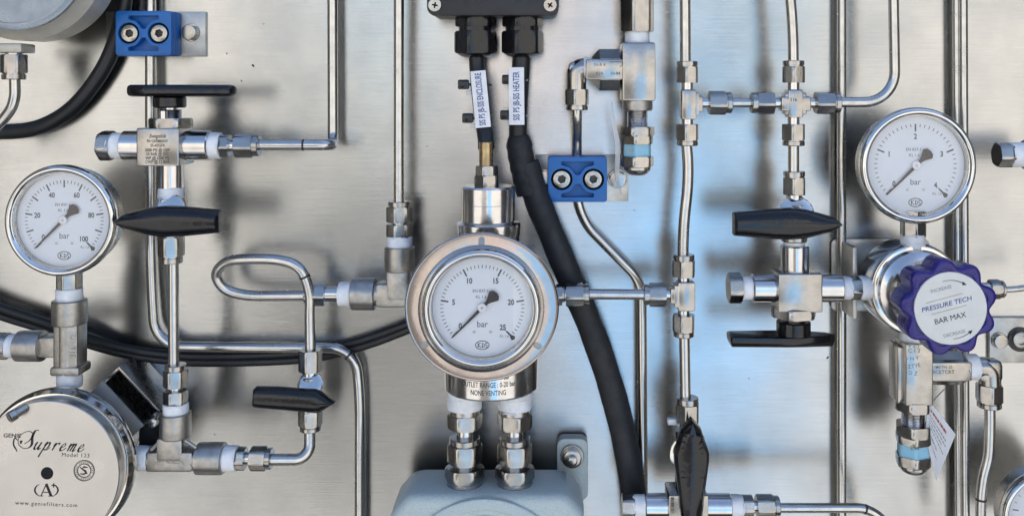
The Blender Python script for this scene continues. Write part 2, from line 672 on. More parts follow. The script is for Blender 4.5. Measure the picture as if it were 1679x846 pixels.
# ------------------------------------------------------------------ setting
def build_setting():
    # the panel: a sheet with folded edges, larger than the view
    mb = MB()
    x0, x1 = -1500, 1500
    z0, z1 = -1150, 700
    bm = mb.bm
    def quad(a, b, c, d):
        vs = [bm.verts.new(p) for p in (a, b, c, d)]
        bm.faces.new(vs)
    quad((x0, 0, z0), (x1, 0, z0), (x1, 0, z1), (x0, 0, z1))
    quad((x0, 30, z0), (x0, 0, z0), (x0, 0, z1), (x0, 30, z1))
    quad((x1, 0, z0), (x1, 30, z0), (x1, 30, z1), (x1, 0, z1))
    quad((x0, 0, z1), (x1, 0, z1), (x1, 30, z1), (x0, 30, z1))
    quad((x0, 30, z0), (x1, 30, z0), (x1, 0, z0), (x0, 0, z0))
    quad((x1, 30, z0), (x0, 30, z0), (x0, 30, z1), (x1, 30, z1))
    bm.normal_update()
    me = bpy.data.meshes.new('wall')
    for v in bm.verts:
        v.co *= S
    bmesh.ops.remove_doubles(bm, verts=bm.verts, dist=1e-6)
    uv = bm.loops.layers.uv.new('UVMap')
    for f in bm.faces:
        for l in f.loops:
            l[uv].uv = (l.vert.co.x, l.vert.co.z + l.vert.co.y)
    bm.to_mesh(me)
    me.materials.append(M['panel'])
    o = bpy.data.objects.new('wall', me)
    C.objects.link(o)
    o['kind'] = 'structure'
    # yard floor in front, pale concrete, put in unseen for the steel to reflect
    m, nt, b = new_mat('pale_concrete')
    tc = nt.nodes.new('ShaderNodeTexCoord')
    n = nt.nodes.new('ShaderNodeTexNoise')
    n.inputs['Scale'].default_value = .8
    n.inputs['Detail'].default_value = 6
    nt.links.new(tc.outputs['Object'], n.inputs['Vector'])
    nt.links.new(mixcol(nt, n.outputs[0], (.47, .45, .41), (.4, .385, .35)), b.inputs['Base Color'])
    b.inputs['Roughness'].default_value = .9
    g = bmesh.new()
    bmesh.ops.create_grid(g, x_segments=1, y_segments=1, size=150)
    me = bpy.data.meshes.new('ground')
    g.to_mesh(me); g.free()
    me.materials.append(m)
    o = bpy.data.objects.new('ground', me)
    o.location = (0, 0, -1.35)
    C.objects.link(o)
    o['kind'] = 'structure'
    # unseen, added for the steel to reflect: cabinet (sides and floor) and yard walls
    def reflection_slab(name, c, size, mat):
        b_ = bmesh.new()
        bmesh.ops.create_cube(b_, size=1)
        bmesh.ops.scale(b_, vec=size, verts=b_.verts)
        bmesh.ops.translate(b_, vec=c, verts=b_.verts)
        me_ = bpy.data.meshes.new(name)
        b_.to_mesh(me_); b_.free()
        me_.materials.append(mat)
        o_ = bpy.data.objects.new(name, me_)
        C.objects.link(o_)
        o_['kind'] = 'structure'
    dk = plain('dark_reflection_cabinet', (.07, .066, .06), .5, bmp=0)
    gw = plain('grey_reflection_wall', (.12, .115, .108), .8, bmp=0)
    bw = plain('blue_reflection_wall', (.2, .42, .7), .7, bmp=0)
    reflection_slab('wall', (-.62, -.21, -.08), (.02, .40, .9), dk)  # unseen dark side, added to give the tubes dark mirrored edges
    reflection_slab('wall', (.62, -.21, -.08), (.02, .40, .9), dk)
    reflection_slab('added_floor', (0, -.16, -.52), (1.22, .30, .02), dk)  # unseen, added so the steel mirrors something dark below
    cw = plain('cream_reflection_wall', (.52, .495, .455), .85, bmp=0)
    pw_ = plain('pinkish_reflection_wall', (.54, .475, .44), .85, bmp=0)
    for xa, xb, mm, top in ((-17, -2.9, cw, 4.2), (-1.3, 1.3, pw_, 3.4), (3.3, 17, cw, 4.0)):  # unseen far walls, added for cream and pinkish tones in the panel
        reflection_slab('wall', ((xa + xb) / 2, -12, (top - 1.35) / 2), (xb - xa, .4, top + 1.35), mm)
    reflection_slab('wall', (.47, -2.9, -.68), (.76, .3, 1.34), bw)  # unseen, added for the blue patch mirrored right of centre
    reflection_slab('wall', (-.6, -2.7, -.85), (.95, .3, 1.0), gw)  # unseen, added for the greyer reflection low and left of centre
build_setting()


# ------------------------------------------------------------------ builders of recurring pieces
OUT = (0, -1, 0)     # away from the panel, towards the viewer

def lever_outline(tip, end, hw, he, neck=.86):
    return [(-tip, 0), (-tip * neck, hw * .42), (-tip * .34, hw * .9), (-tip * .05, hw), (end * .3, hw * .94), (end - 2, he), (end, he - 2),
            (end, -he + 2), (end - 2, -he), (end * .3, -hw * .94), (-tip * .05, -hw), (-tip * .34, -hw * .9), (-tip * neck, -hw * .42)]

def lever(t, mp, tip, end, hw, he, thick, mirror=1, ribs=False, name='lever_handle'):
    ol = [(u * mirror, v) for u, v in lever_outline(tip, end, hw, he)]
    mb = MB()
    mb.layers(ol, [(0, .97, .88), (1.5, 1, 1), (thick * .4, 1, 1), (thick * .6, .993, .95), (thick * .78, .98, .8), (thick * .92, .965, .55), (thick, .95, .25)], mp)
    if ribs:      # moulded finger grips down the two flanks
        for i in range(11):
            u = (-tip * .82 + i * (tip + end) * .082) * mirror
            k = 1 - max(0, abs(i - 4) - 3) * .05
            for s in (-1, 1):
                pts = [mp(u + 2 * mirror * math.sin(j * 1.1 + i), s * hw * k * (.42 + .14 * j), thick * (.97 - .07 * j)) for j in range(4)]
                mb.sweep(pts, [.5, .8, .8, .5], 6)
    return part(mb, name, 'black', t, sharp=28)

def hub(t, p0, ax, t0, t1, r, mat='black', name='handle_hub'):
    mb = MB()
    mb.rev(p0, ax, [(t0, r * .98), (t0, r), (t0 + (t1 - t0) * .45, r), (t0 + (t1 - t0) * .5, r * .9), (t1, r * .9), (t1, r * .8)], 28)
    return part(mb, name, mat, t)

def bolt_hex(t, x, y, d0, r, h=14, name='bolt', mat='nut', rot=.3, washer=True):
    mb = MB()
    p = W(x, y, d0)
    if washer:
        mb.cyl(p, OUT, 0, 2.5, r * 1.12, bev=.6)
    mb.rev(p, OUT, [(2, r * .8), (2, r * .98), (h * .8, r), (h, r * .88), (h + .6, r * .6)], 48, rot, lambda th, rr, k: min(hexr(th, r * 1.03), rr * 1.0 if k in (0, 4) else rr * 1.02))
    return part(mb, name, mat, t)

def socket_screw(t, x, y, d0, r, h, name='socket_screw', mat='nut'):
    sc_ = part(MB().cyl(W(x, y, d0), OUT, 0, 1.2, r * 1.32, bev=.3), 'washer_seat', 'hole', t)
    mp = FR(x, y, d0 + 1)
    outer = circ(0, 0, r / 1, 36)
    inner = [(r * .5 * cos(pi / 3 * i + .3), r * .5 * sin(pi / 3 * i + .3)) for i in range(6)]
    mb = MB().plate([outer, inner], h, mp, bev=.5)
    o = part(mb, name, mat, t)
    mb = MB().rev(W(x, y, d0 + 1), OUT, [(0, r * .5), (h * .35, r * .5)], 24)
    part(mb, 'socket_recess', 'etch', t, o)
    return o

def clamp(label, x0, x1, y0, y1, plate, d_top, bolts, tube_x, step=None):
    """stainless backing plate carrying a moulded blue clamp block with two socket screws"""
    px0, px1, py0, py1 = plate
    d0 = 3
    t = thing('pipe_clamp', label, 'pipe clamp', W((x0 + x1) / 2, (y0 + y1) / 2, 0), 'blue pipe clamps screwed to the panel')
    c = W((px0 + px1) / 2, (py0 + py1) / 2, d0)
    part(MB().box(c, ((px1 - px0) * fs(d0), 6, (py1 - py0) * fs(d0)), 1), 'mounting_plate', 'bracket', t)
    f = fs(d_top)
    w, h = (x1 - x0), (y1 - y0)
    cx, cy = (x0 + x1) / 2, (y0 + y1) / 2
    mp = FR(cx, cy, 7)
    k = f / fs(7)
    # map about the front-face position so that the block stays square to the panel
    o = W(cx, cy, d_top)
    def mq(u, v, ww):
        return Vector((o.x + u * f, -(7 + ww), o.z + v * f))
    hb = d_top - 7 - 14
    part(MB().plate([rrect(w, h, 5)], hb, mq, bev=1.2), 'clamp_block', 'blue', t)
    # raised face with two recesses either side of the waist
    sx = w * .265
    rr = h * .235
    def rec(s):
        a = [(-w * .27, s * h * .39), (w * .27, s * h * .39), (w * .27, s * h * .31)]
        b = [(w * .17, s * h * .29)]
        arc = []
        for i in range(7):
            an = R(62 + i * 15) if True else 0
            arc.append((sx - rr * 1.28 * cos(pi - R(62 - 0) - 0) if False else 0, 0))
        pts = a + [(w * .14, s * h * .27), (w * .09, s * h * .2), (w * .035, s * h * .1), (-w * .035, s * h * .1), (-w * .09, s * h * .2), (-w * .14, s * h * .27), (-w * .27, s * h * .31)]
        return pts
    holes = [rec(1), rec(-1), circ(-sx, 0, rr * 1.0, 28), circ(sx, 0, rr * 1.0, 28)]
    def mr(u, v, ww):
        return mq(u, v, ww + hb - .5)
    part(MB().plate([rrect(w - 1, h - 1, 5)] + holes, 14.5, mr, bev=.5), 'clamp_face', 'blue', t)
    if step:
        sx0, sx1 = step
        c = W((sx0 + sx1) / 2, cy, d_top * .5)
        part(MB().box(Vector((c.x, -(7 + hb * .33), c.z)), ((sx1 - sx0) * f, hb * .66, h * f * .93), 2), 'clamp_shoulder', 'blue', t)
    for s in (-1, 1):
        p = mq(s * sx, 0, hb)
        dd = -p.y
        X = VX + p.x / fs(dd)
        Y = VY - p.z / fs(dd)
        socket_screw(t, X, Y, dd, rr * .78, 12)
    for bx, by, br in bolts:
        bolt_hex(t, bx, by, 6, br)
    return t

def gauge(name, label, cx, cy, d, Rb, case_d, vmax, major, minor, numer, mid=None, group='round dial pressure gauges', stem=None):
    t = thing(name, label, 'pressure gauge', W(cx, cy, d - case_d), group)
    f = fs(d)
    c = W(cx, cy, d)
    r = Rb * f
    part(MB().rev(c, OUT, [(-case_d, r * .8), (-case_d, r * .88), (-case_d + 3, r * .92), (-16, r * .92), (-15, r * .965), (-11, r * .965), (-11, r * .7)], 72), 'case', 'satin', t)
    prof = [(-11.5, r * .95), (-10, r * .985), (-6, r), (0, r * .995), (4, r * .975), (6.5, r * .945), (7, r * .92), (6, r * .895), (3, r * .88), (2.4, r * .872),
            (2.2, r * .866), (0, r * .858), (-3, r * .855), (-11.5, r * .85)]
    part(MB().rev(c, OUT, prof, 96, closed=True), 'bezel', 'chrome', t, sharp=50)
    part(MB().rev(c, OUT, [(-11, r * .85), (-10.5, r * .868), (-4, r * .868), (-4, r * .845), (-9, r * .84)], 96, closed=True), 'inner_rim', 'satin', t)
    dial = part(MB().rev(c, OUT, [(-10, r * .8), (-10, r * .855), (-9.4, r * .855), (-9.4, r * .8)], 96), 'dial', 'dialwhite', t)
    q = W(cx, cy, d)
    def mp(u, v, w):
        return q + Vector((u * r, 9.35 - w, v * r))      # unit: gauge radius
    mb = MB()
    N = round(vmax / minor)
    for i in range(N + 1):
        val = i * minor
        an = R(225 - 270 * i / N)
        mj = abs(val / major - round(val / major)) < 1e-6
        md = mid and abs(val / mid - round(val / mid)) < 1e-6
        r1 = .71
        r0 = .58 if mj else (.615 if md else .655)
        w = .014 if mj else (.012 if md else .006)
        ca, sa = cos(an), sin(an)
        P = [(r0, -w), (r1, -w), (r1, w), (r0, w)]
        mb.cap(mb.ring([mp(a * ca - b_ * sa, a * sa + b_ * ca, .25) for a, b_ in P]))
    part(mb, 'scale_marks', 'softink', t, dial)
    mb = MB()
    for s_, val in numer:
        an = R(225 - 270 * val / vmax)
        o_ = (.49 * cos(an), .49 * sin(an))
        mb.text(s_, .128, lambda u, v, w, o_=o_: mp(o_[0] + u, o_[1] + v, .25 + w), sx=.85, off=.004, ex=.02)
    mb.text('bar', .15, lambda u, v, w: mp(u, v - .29, .25 + w), sx=.95, ex=.02)
    mb.text('EN 837-1', .07, lambda u, v, w: mp(u - .03, v + .27, .25 + w), ex=.02)
    mb.text('KL 1,6', .07, lambda u, v, w: mp(u - .02, v + .17, .25 + w), ex=.02)
    mb.text('KL 1,6', .06, lambda u, v, w: mp(u + .37, v - .49, .25 + w), ex=.02)
    # oval maker's mark
    el = [(.115 * cos(2 * pi * i / 30), -.64 + .072 * sin(2 * pi * i / 30)) for i in range(31)]
    mb.ribbon(el, .014, lambda u, v, w: mp(u, v, .25), 0)
    for k, pts in enumerate([[(-.07, -.6), (-.07, -.68)], [(-.03, -.6), (-.07, -.64), (-.02, -.68)], [(0, -.68), (0, -.6), (.03, -.62), (.035, -.66), (0, -.68)],
                [(.085, -.61), (.06, -.6), (.055, -.635), (.085, -.65), (.075, -.68), (.05, -.675)]]):
        mb.ribbon(pts, .014, lambda u, v, w: mp(u, v, .3), 0)
    part(mb, 'dial_lettering', 'softink', t, dial)
    mb = MB()
    for s in (-1, 1):
        mb.rev(mp(s * .14, -.42, .2), OUT, [(0, .024 * r), (.8, .02 * r), (1.0, .008 * r)], 14)
    part(mb, 'dial_screws', 'bracket', t, dial)
    # pointer
    an = R(225)
    ca, sa = cos(an), sin(an)
    def rp(a, b_, w):
        return mp(a * ca - b_ * sa, a * sa + b_ * ca, w)
    ol = [(.72, -.008), (.72, .008), (.1, .026), (-.12, .03), (-.17, .05), (-.28, .11), (-.335, .07), (-.35, 0), (-.335, -.07), (-.28, -.11), (-.17, -.05), (-.12, -.03), (.1, -.026)]
    mb = MB()
    mb.layers(ol, [(3.4, 1, 1), (4.2, 1, 1)], rp)
    ptr = part(mb, 'pointer', 'ink', t)
    part(MB().rev(mp(0, 0, 3), OUT, [(0, .05 * r), (1.5, .075 * r), (2.4, .07 * r), (2.8, .05 * r), (2.8, .03 * r)], 28), 'pointer_hub', 'paper', t, ptr)
    part(MB().rev(mp(0, 0, 5.8), OUT, [(0, .026 * r), (.4, .022 * r), (.4, .01 * r)], 16), 'pointer_pin', 'bracket', t, ptr)
    # limit mark at full scale
    an2 = R(-45)
    c2, s2 = cos(an2), sin(an2)
    def lp(a, b_, w):
        return mp(a * c2 - b_ * s2, a * s2 + b_ * c2, w)
    mb = MB()
    mb.cap(mb.ring([lp(*p, .5) for p in ((.5, 0), (.66, .012), (.74, .045), (.77, 0), (.74, -.045), (.66, -.012))]))
    part(mb, 'limit_mark', 'ink', t, dial)
    part(MB().rev(c, OUT, [(-2.2, r * .8), (-2.2, r * .86), (-1.2, r * .86), (-1.2, r * .8)], 96), 'window', 'glass', t)
    if stem:
        chain(t, 'v', *stem)
    return t

def relief_spring_end(t, x, d, segs, group=None):
    chain(t, 'v', x, d, segs)

FG = 'compression fittings joining the tubes'
def bx(mb, x0, x1, y0, y1, d, dep, bev=1.5):
    """block seen at x0..x1, y0..y1 with its middle at depth d"""
    f = fs(d)
    c = W((x0 + x1) / 2, (y0 + y1) / 2, d)
    return mb.box(c, ((x1 - x0) * f, dep, (y1 - y0) * f), bev)

# ------------------------------------------------------------------ gauges
gauge('pressure_gauge', 'left round gauge reading to 100 bar, above the steel tee and filter housing', 100, 362, 141, 92, 40, 100, 10, 2,
      [('20', 20), ('40', 40), ('60', 60), ('80', 80), ('100', 100), ('0', 2)],
      stem=(114, 113, [(440, 473, 'hex', 38, .1, 'stem')]))
gauge('pressure_gauge', 'right round gauge reading to 4 bar, above the violet knobbed regulator', 1505, 272, 124, 96, 44, 4, 1, .1,
      [('0', .06), ('1', 1), ('2', 2), ('3', 3), ('4', 4)],
      stem=(1497, 105, [(345, 387, 'hex', 40, .1, 'stem')]))
# centre gauge with its wide flange
t = gauge('pressure_gauge', 'large middle gauge reading to 25 bar with a wide steel flange', 790, 506, 262, 98, 34, 25, 5, .5,
      [('0', .4), ('5', 5), ('10', 10), ('15', 15), ('20', 20), ('25', 25)])
f = fs(238)
c = W(790, 503, 238)
def mfl(u, v, w):
    return c + Vector((u * f, -w - (126 - math.hypot(u, v)) * .2, v * .965 * f))
sq = lambda th, r, k: r * (1 - .035 * cos(th) ** 2)
fl = part(MB().rev(c, OUT, [(-3, 92 * f), (10, 92 * f), (9, 101 * f), (3, 121 * f), (3.6, 124 * f), (2, 126 * f), (-1, 126.5 * f), (-3, 125 * f)], 96, 0, sq, closed=True), 'flange', 'flange', t)
part(MB().rev(c, OUT, [(6, 95 * f), (6, 103 * f), (13, 102.5 * f), (15, 99 * f), (16, 96 * f)], 96, closed=True), 'flange_step', 'satin', t)
for an in (90, 214, 325):
    a = R(an)
    cu_, cv_ = cos(a) * 112, sin(a) * 112
    lp = [(cu_ + x_ * sin(a) + y_ * cos(a), cv_ - x_ * cos(a) + y_ * sin(a)) for x_, y_ in rrect(10, 15, 4.6)]
    part(MB().plate([lp], 2.2, lambda u, v, w: c + Vector((u * f, -w - 4.2 - (112 - math.hypot(u, v)) * .3, v * .965 * f)), bev=.4), 'flange_lug', 'zinc', t, fl)
part(MB().rev(W(800, 503, 238), OUT, [(-90, 24), (-40, 24), (-38, 60), (0, 62)], 48), 'rear_connection', 'satin', t)

# ------------------------------------------------------------------ left tee, filter housing
t = thing('pipe_tee', 'cast steel tee under the left gauge, standing on the filter housing', 'tee fitting', W(114, 632, 113), 'cast tees and elbows')
dt = 113
chain(t, 'v', 114, dt, [(472, 493, 'tape', 41), (491, 531, 'collar', 54), (609, 634, 'tape', 39)])
mb = MB()
bx(mb, 95, 136, 527, 606, dt, 34, 5)
bx(mb, 70, 118, 549, 583, dt, 30, 4)
bx(mb, 92, 140, 596, 611, dt, 40, 4)
mb.cyl(W(114, VY, dt), (0, 0, -1), (526 - VY) * fs(dt), (606 - VY) * fs(dt), 18.5)
part(mb, 'body', 'cast', t)
mb = MB().text('316 1/2', 13, lambda u, v, w: FR(120, 568, dt + 17.2, 90)(u, v, w), ex=.5)
part(mb, 'cast_marks', 'cast', t)
chain(t, 'h', 567, dt, [(30, 72, 'collar', 50), (14, 32, 'tape', 38), (-14, 15, 'hex', 42, .2)])

t = thing('filter_housing', 'big round steel filter housing with printed front disc at lower left', 'filter', Vector((-725, 0, -551)), None)
A = Vector((-725, 0, -551))
part(MB().rev(A, OUT, [(2, 56), (84, 58), (90, 66), (122, 100), (134, 104), (140, 106)], 96), 'bowl', 'satin', t)
part(MB().rev(A, OUT, [(138, 100), (139, 111), (141, 113), (147, 113), (151, 111), (158, 108), (159, 100)], 96), 'clamp_ring', 'chrome', t)
part(MB().rev(A, OUT, [(148, 106), (160, 105), (168, 103.5), (169, 104.5), (177, 104.5), (178.4, 103.4), (178.4, 9), (171, 8.6)], 96), 'front_cap', 'discsteel', t)
part(MB().rev(A + Vector((0, -174, 0)), OUT, [(0, 8.7), (4.6, 8.7)], 32), 'centre_hole', 'hole', t)
dF = 178.4
def fm(x, y, ang=0, w0=.12):
    g = FR(x, y, dF + w0, ang)
    return g
mb = MB()
mb.text('GENIE', 9.2, fm(20, 714, -1), off=.14, sx=1.15, ex=.05)
mb.text('Model 123', 9.0, fm(124, 746, -2), sx=1.05, space=1.15, ex=.05)
fA = fm(76, 813, -1)
mb.ribbon([(-9, 0), (-.5, 20)], 1.6, fA, .1)
mb.ribbon([(-.8, 20.5), (8, 0)], 4.2, fA, .12)
mb.ribbon([(-5, 6.5), (5, 6.5)], 1.4, fA, .1)
mb.ribbon([(-12.5, .4), (-5.5, .4)], 1.2, fA, .1)
mb.ribbon([(3, .4), (12.5, .4)], 1.2, fA, .1)
mb.text('+', 14, fm(88, 796, -1), off=.3, ex=.05)
mb.text('www.geniefilters.com', 9.2, fm(76, 826, -2.5), space=1.25, ex=.05)
for s in (-1, 1):
    arc = [(s * 19 * cos(a), 12 * sin(a)) for a in [R(-55 + i * 11) for i in range(11)]]
    mb.ribbon(arc, [.5 + 2.3 * sin(pi * i / 10) for i in range(11)], fm(76, 803), .1)
for rr_, wd in ((17, 1), (15.6, .7), (11, 1.5)):
    mb.ribbon([(rr_ * cos(2 * pi * i / 40), rr_ * sin(2 * pi * i / 40)) for i in range(41)], wd, fm(138, 771), .1)
mb.ribbon([(6, 5), (0, 6), (-4, 3), (2, -1), (4, -4), (-2, -6), (-7, -5)], [1, 3, 2, 3.5, 3, 2.5, 1], fm(138, 771), .1)
mb.ribbon([(-7, 6), (-2, 1), (5, -5)], [1.5, 1.2, 1.6], fm(138, 771), .12)
for i in range(26):
    a = 2 * pi * i / 26
    p = fm(138 + 0, 771)(13.3 * cos(a), 13.3 * sin(a), .1)
    if i % 7 != 3:
        mb.ribbon([(13.3 * cos(a) - .7 * cos(a), 13.3 * sin(a) - .7 * sin(a)), (13.3 * cos(a) + .8 * cos(a), 13.3 * sin(a) + .8 * sin(a))], 1.3, fm(138, 771), .1)
# script word written with a slanted pen
def stroke(mb, pts, mp, thick=3.2, thin=.7, sl=.55, ox=0, oy=0, sc_=11, hw=None):
    P = [Vector((ox + (x + y * sl) * sc_, oy + y * sc_, 0)) for x, y in pts]
    P = smooth(P, 5) if len(P) > 2 else P
    ws = []
    for i in range(len(P)):
        a, b_ = P[max(0, i - 1)], P[min(len(P) - 1, i + 1)]
        dv = (b_ - a)
        an = math.atan2(dv.y, dv.x)
        down = abs(sin(an - R(28))) ** 1.6
        ws.append(thin + (thick - thin) * down * (1 if dv.y < 0 else .35))
    mb.ribbon([(p.x, p.y) for p in P], ws, mp, .1)
LT = {
 'u': ([[(0, .6), (.16, 1), (.12, .35), (.3, 0), (.55, .25), (.72, 1)], [(.72, 1), (.68, .3), (.8, 0), (1.0, .25)]], .98),
 'p': ([[(0, .6), (.2, 1.1), (.12, .2), (.05, -1.0)], [(.14, .5), (.4, 1), (.62, .85), (.6, .3), (.38, 0), (.14, .15)], [(.38, 0), (.7, .05), (.9, .4)]], .95),
 'r': ([[(0, .6), (.18, 1), (.14, 0)], [(.14, .35), (.35, .9), (.6, 1), (.62, .8)]], .72),
 'e': ([[(0, .35), (.3, .45), (.52, .75), (.4, 1), (.15, .75), (.1, .3), (.3, 0), (.6, .12), (.8, .45)]], .78),
 'm': ([[(0, .6), (.16, 1), (.12, 0)], [(.12, .4), (.38, 1), (.5, .8), (.46, 0)], [(.46, .4), (.72, 1), (.84, .8), (.8, .2), (.9, 0), (1.1, .3)]], 1.08)}
mp0 = fm(52, 736, -3)
ox = 1.0
for ch in 'upreme':
    st, adv = LT[ch]
    for s_ in st:
        stroke(mb, s_, mp0, 3.9, 1.1, .5, ox, 0, 12.2)
    ox += adv * 13.2 + 2.6
S_ = [(64, 705), (58, 706), (53, 716), (52, 728), (46, 734), (37, 734), (30, 727), (31, 717), (39, 709), (49, 707), (54, 712), (48, 722), (40, 727)]
mp1 = fm(0, 0)
stS = [(x, -y) for x, y in S_]
P = smooth([Vector((x, y, 0)) for x, y in stS], 6)
ws = []
for i in range(len(P)):
    a, b_ = P[max(0, i - 1)], P[min(len(P) - 1, i + 1)]
    ws.append(1.1 + 3.2 * max(0, -(b_ - a).normalized().y) ** 2 * (1 if i < len(P) * .4 else .3))
o_ = W(0, 0, dF + .1)
mb.ribbon([(p.x, p.y) for p in P], ws, lambda u, v, w: W(u, -v, dF + .2), 0)
P = smooth([Vector((30, -722, 0)), Vector((24, -718, 0)), Vector((22, -728, 0)), Vector((26, -736, 0)), Vector((28, -740, 0))], 5)
mb.ribbon([(p.x, p.y) for p in P], [1 + 1.4 * sin(pi * i / len(P)) for i in range(len(P))], lambda u, v, w: W(u, -v, dF + .2), 0)
P = smooth([Vector((33, -725, 0)), Vector((36, -722, 0)), Vector((34, -727, 0)), Vector((33, -722, 0))], 5)
mb.ribbon([(p.x, p.y) for p in P], 1.6, lambda u, v, w: W(u, -v, dF + .22), 0)
part(mb, 'lettering', 'ink', t)
# lever pin at the rim
mb = MB()
mb.rev(W(14, 685, 196), (.62, .9, .35), [(0, 6), (1, 8), (10, 8), (11, 6.5), (26, 6.5), (27, 5)], 28)
part(mb, 'pin', 'satin', t)

# angled bracket behind the filter
t = thing('mounting_bracket', 'steel angle bracket with a dark slot, tilted behind the filter housing', 'bracket', W(220, 650, 20), None)
cc = W(213, 648, 70)
ex_, ez_ = Vector((cos(R(-47)), 0, sin(R(-47)))), Vector((cos(R(43)), 0, sin(R(43))))
def bm_(u, v, w):
    return Vector((cc.x, 0, cc.z)) + ex_ * u + ez_ * v + Vector((0, -w, 0))
part(MB().plate([[(-44, -12), (50, -12), (50, -8), (-44, -8)]], 82, bm_, bev=1.2), 'near_web', 'satin', t)
part(MB().plate([[(-44, -40), (50, -40), (50, -8), (-44, -8)]], 5, lambda u, v, w: bm_(u, v, w + 80), bev=1.2), 'near_flange', 'zinc', t)
part(MB().plate([[(-44, 17), (50, 17), (50, 21), (-44, 21)]], 76, bm_, bev=.8), 'far_flange', 'satin', t)
part(MB().plate([[(-44, -10), (-40, -10), (-40, 19), (-44, 19)]], 76, bm_, bev=.8), 'end_web', 'satin', t)
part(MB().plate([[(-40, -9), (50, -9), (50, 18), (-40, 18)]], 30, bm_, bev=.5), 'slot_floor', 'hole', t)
mb = MB()
p = W(253, 691, 84)
mb.rev(p, (.1, -1, 0), [(0, 5), (0, 7), (8, 7), (9, 5)], 24)
mb.rev(p + Vector((0, 0, 6)), (.5, 0, .8), [(0, 5), (6, 5.5), (8, 4)], 20)
part(mb, 'bolt', 'nut', t)
part(MB().box(W(252, 712, 60), (26, 50, 44), 3), 'rubber_foot', 'hole', t)

# lower-left tee joining filter and small valve
t = thing('pipe_tee', 'cast steel tee lying right of the filter housing, white tape on all three ends', 'tee fitting', W(282, 750, dt), 'cast tees and elbows')
mb = MB()
bx(mb, 244, 322, 735, 768, dt, 32, 5)
bx(mb, 263, 306, 712, 750, dt, 35, 5)
mb.cyl(W(VX, 751, dt), (1, 0, 0), (243 - VX) * fs(dt), (328 - VX) * fs(dt), 16)
mb.sweep([W(264, 722, dt + 12), W(248, 737, dt + 12)], 3, 8)
mb.sweep([W(304, 722, dt + 12), W(322, 734, dt + 12)], 3, 8)
part(mb, 'body', 'cast', t)
part(MB().text('SWAGELOK', 8.5, FR(279, 757, dt + 16.2, -3), ex=.5), 'cast_marks', 'cast', t)
chain(t, 'h', 751, dt, [(221, 246, 'tape', 39), (324, 368, 'collar', 51), (366, 389, 'tape', 40), (388, 403, 'hex', 36, .15), (402, 414, 'neck', 20), (412, 446, 'nut+', 38, .2)])
chain(t, 'v', 288, dt, [(676, 716, 'collar', 50), (660, 679, 'tape', 40), (640, 662, 'hex', 38, .15), (630, 642, 'neck', 20), (597, 633, 'nut-', 38, .25)])

# ------------------------------------------------------------------ left valves
def valve_body(t, x0, x1, y0, y1, d, dep):
    return part(bx(MB(), x0, x1, y0, y1, d, dep, 2.5), 'body', 'nut', t, sharp=25)

t = thing('needle_valve', 'upper left valve with flat black bar handle on top and printed steel block body', 'valve', W(272, 240, dt), 'valves with black handles')
valve_body(t, 237.5, 306.5, 209, 270, dt, 60)
chain(t, 'h', 239, dt, [(166, 186, 'plug', 49, .25), (183, 207, 'tape', 42), (203, 240, 'cyl', 49), (304, 346, 'cyl', 49), (343, 363, 'tape', 43), (361, 377, 'hex', 38, .15), (375, 390, 'neck', 20), (387, 426, 'nut+', 40, .2)])
chain(t, 'v', 281, dt, [(268, 311, 'cyl', 39)])
chain(t, 'v', 280, dt, [(194, 210, 'hex', 68, .35, 'bonnet_nut'), (180, 196, 'thread', 34), (175, 184, 'cyl', 22, 0, 'stem')])
chain(t, 'v', 278, dt, [(159, 177, 'cyl', 52, 0, 'handle_hub', 'black')])
chain(t, 'v', 268, dt + 22, [(182, 196, 'cyl', 13, 0, 'panel_screw')])
o = W(277, 160, dt)
ol = []
for i in range(48):
    a_ = 2 * pi * i / 48
    ca, sa = cos(a_), sin(a_)
    ol.append((20 + 82 * math.copysign(abs(ca) ** .75, ca), 26 * math.copysign(abs(sa) ** .8, sa)))
mb = MB().layers(ol, [(1, .9, .7), (2.5, .96, .9), (6, .995, 1), (13, 1, 1), (17, .98, .92), (19, .93, .75)], lambda u, v, w: o + Vector((u, -v, w)))
part(mb, 'bar_handle', 'black', t)
mb = MB()
dd = dt + 30.1
for s_, yy, sz in (('Swagelok', 222, 9), ('IN GERMANY', 230, 7.2), ('SS-43GF4', 237, 7.2), ('3000 PSI @ 100F', 244.5, 7.2), ('10 BAR @ 37C', 251, 7.2), ('WP @ 1000 PSI', 257.5, 7.2), ('CWP @ 12 BAR', 263.5, 7.0)):
    f = dd
    X0 = VX + (W(272, yy, dt).x) / fs(dd)
    Y0 = VY - (W(272, yy, dt).z) / fs(dd)
    mb.text(s_, sz, FR(X0, Y0, dd), off=.12, shear=.3 if sz == 9 else 0, ex=.05, sx=.82)
part(mb, 'etched_lettering', 'etch', t)

t = thing('ball_valve', 'left valve whose wide black lever points at the left gauge', 'valve', W(280, 360, dt), 'valves with black handles')
chain(t, 'v', 281, dt, [(308, 328, 'tape', 41), (325, 340, 'hex', 48, .3), (338, 380, 'cyl', 46, 0, 'body', 'nut'), (378, 392, 'neck', 24), (388, 431, 'nut+', 40, .2)])
part(MB().rev(W(278, 345, dt + 14), (0, -.8, .35), [(0, 20), (3, 24), (9, 24), (11, 20), (12, 12)], 36), 'bonnet', 'chrome', t)
part(MB().cyl(W(280, 360, dt + 18), OUT, 0, 20, 12), 'stem', 'polished', t)
dh = dt + 32
o2 = W(281, 362, dh)
def mh(u, v, w):
    return o2 + Vector((u * fs(dh), -w, v * fs(dh)))
lever(t, mh, 88, 83, 25.5, 18.5, 22)

tube('thin steel tube dropping from left black lever valve to the lower tee', [(284, 420, dt), (285, 610, dt)], 17.5)

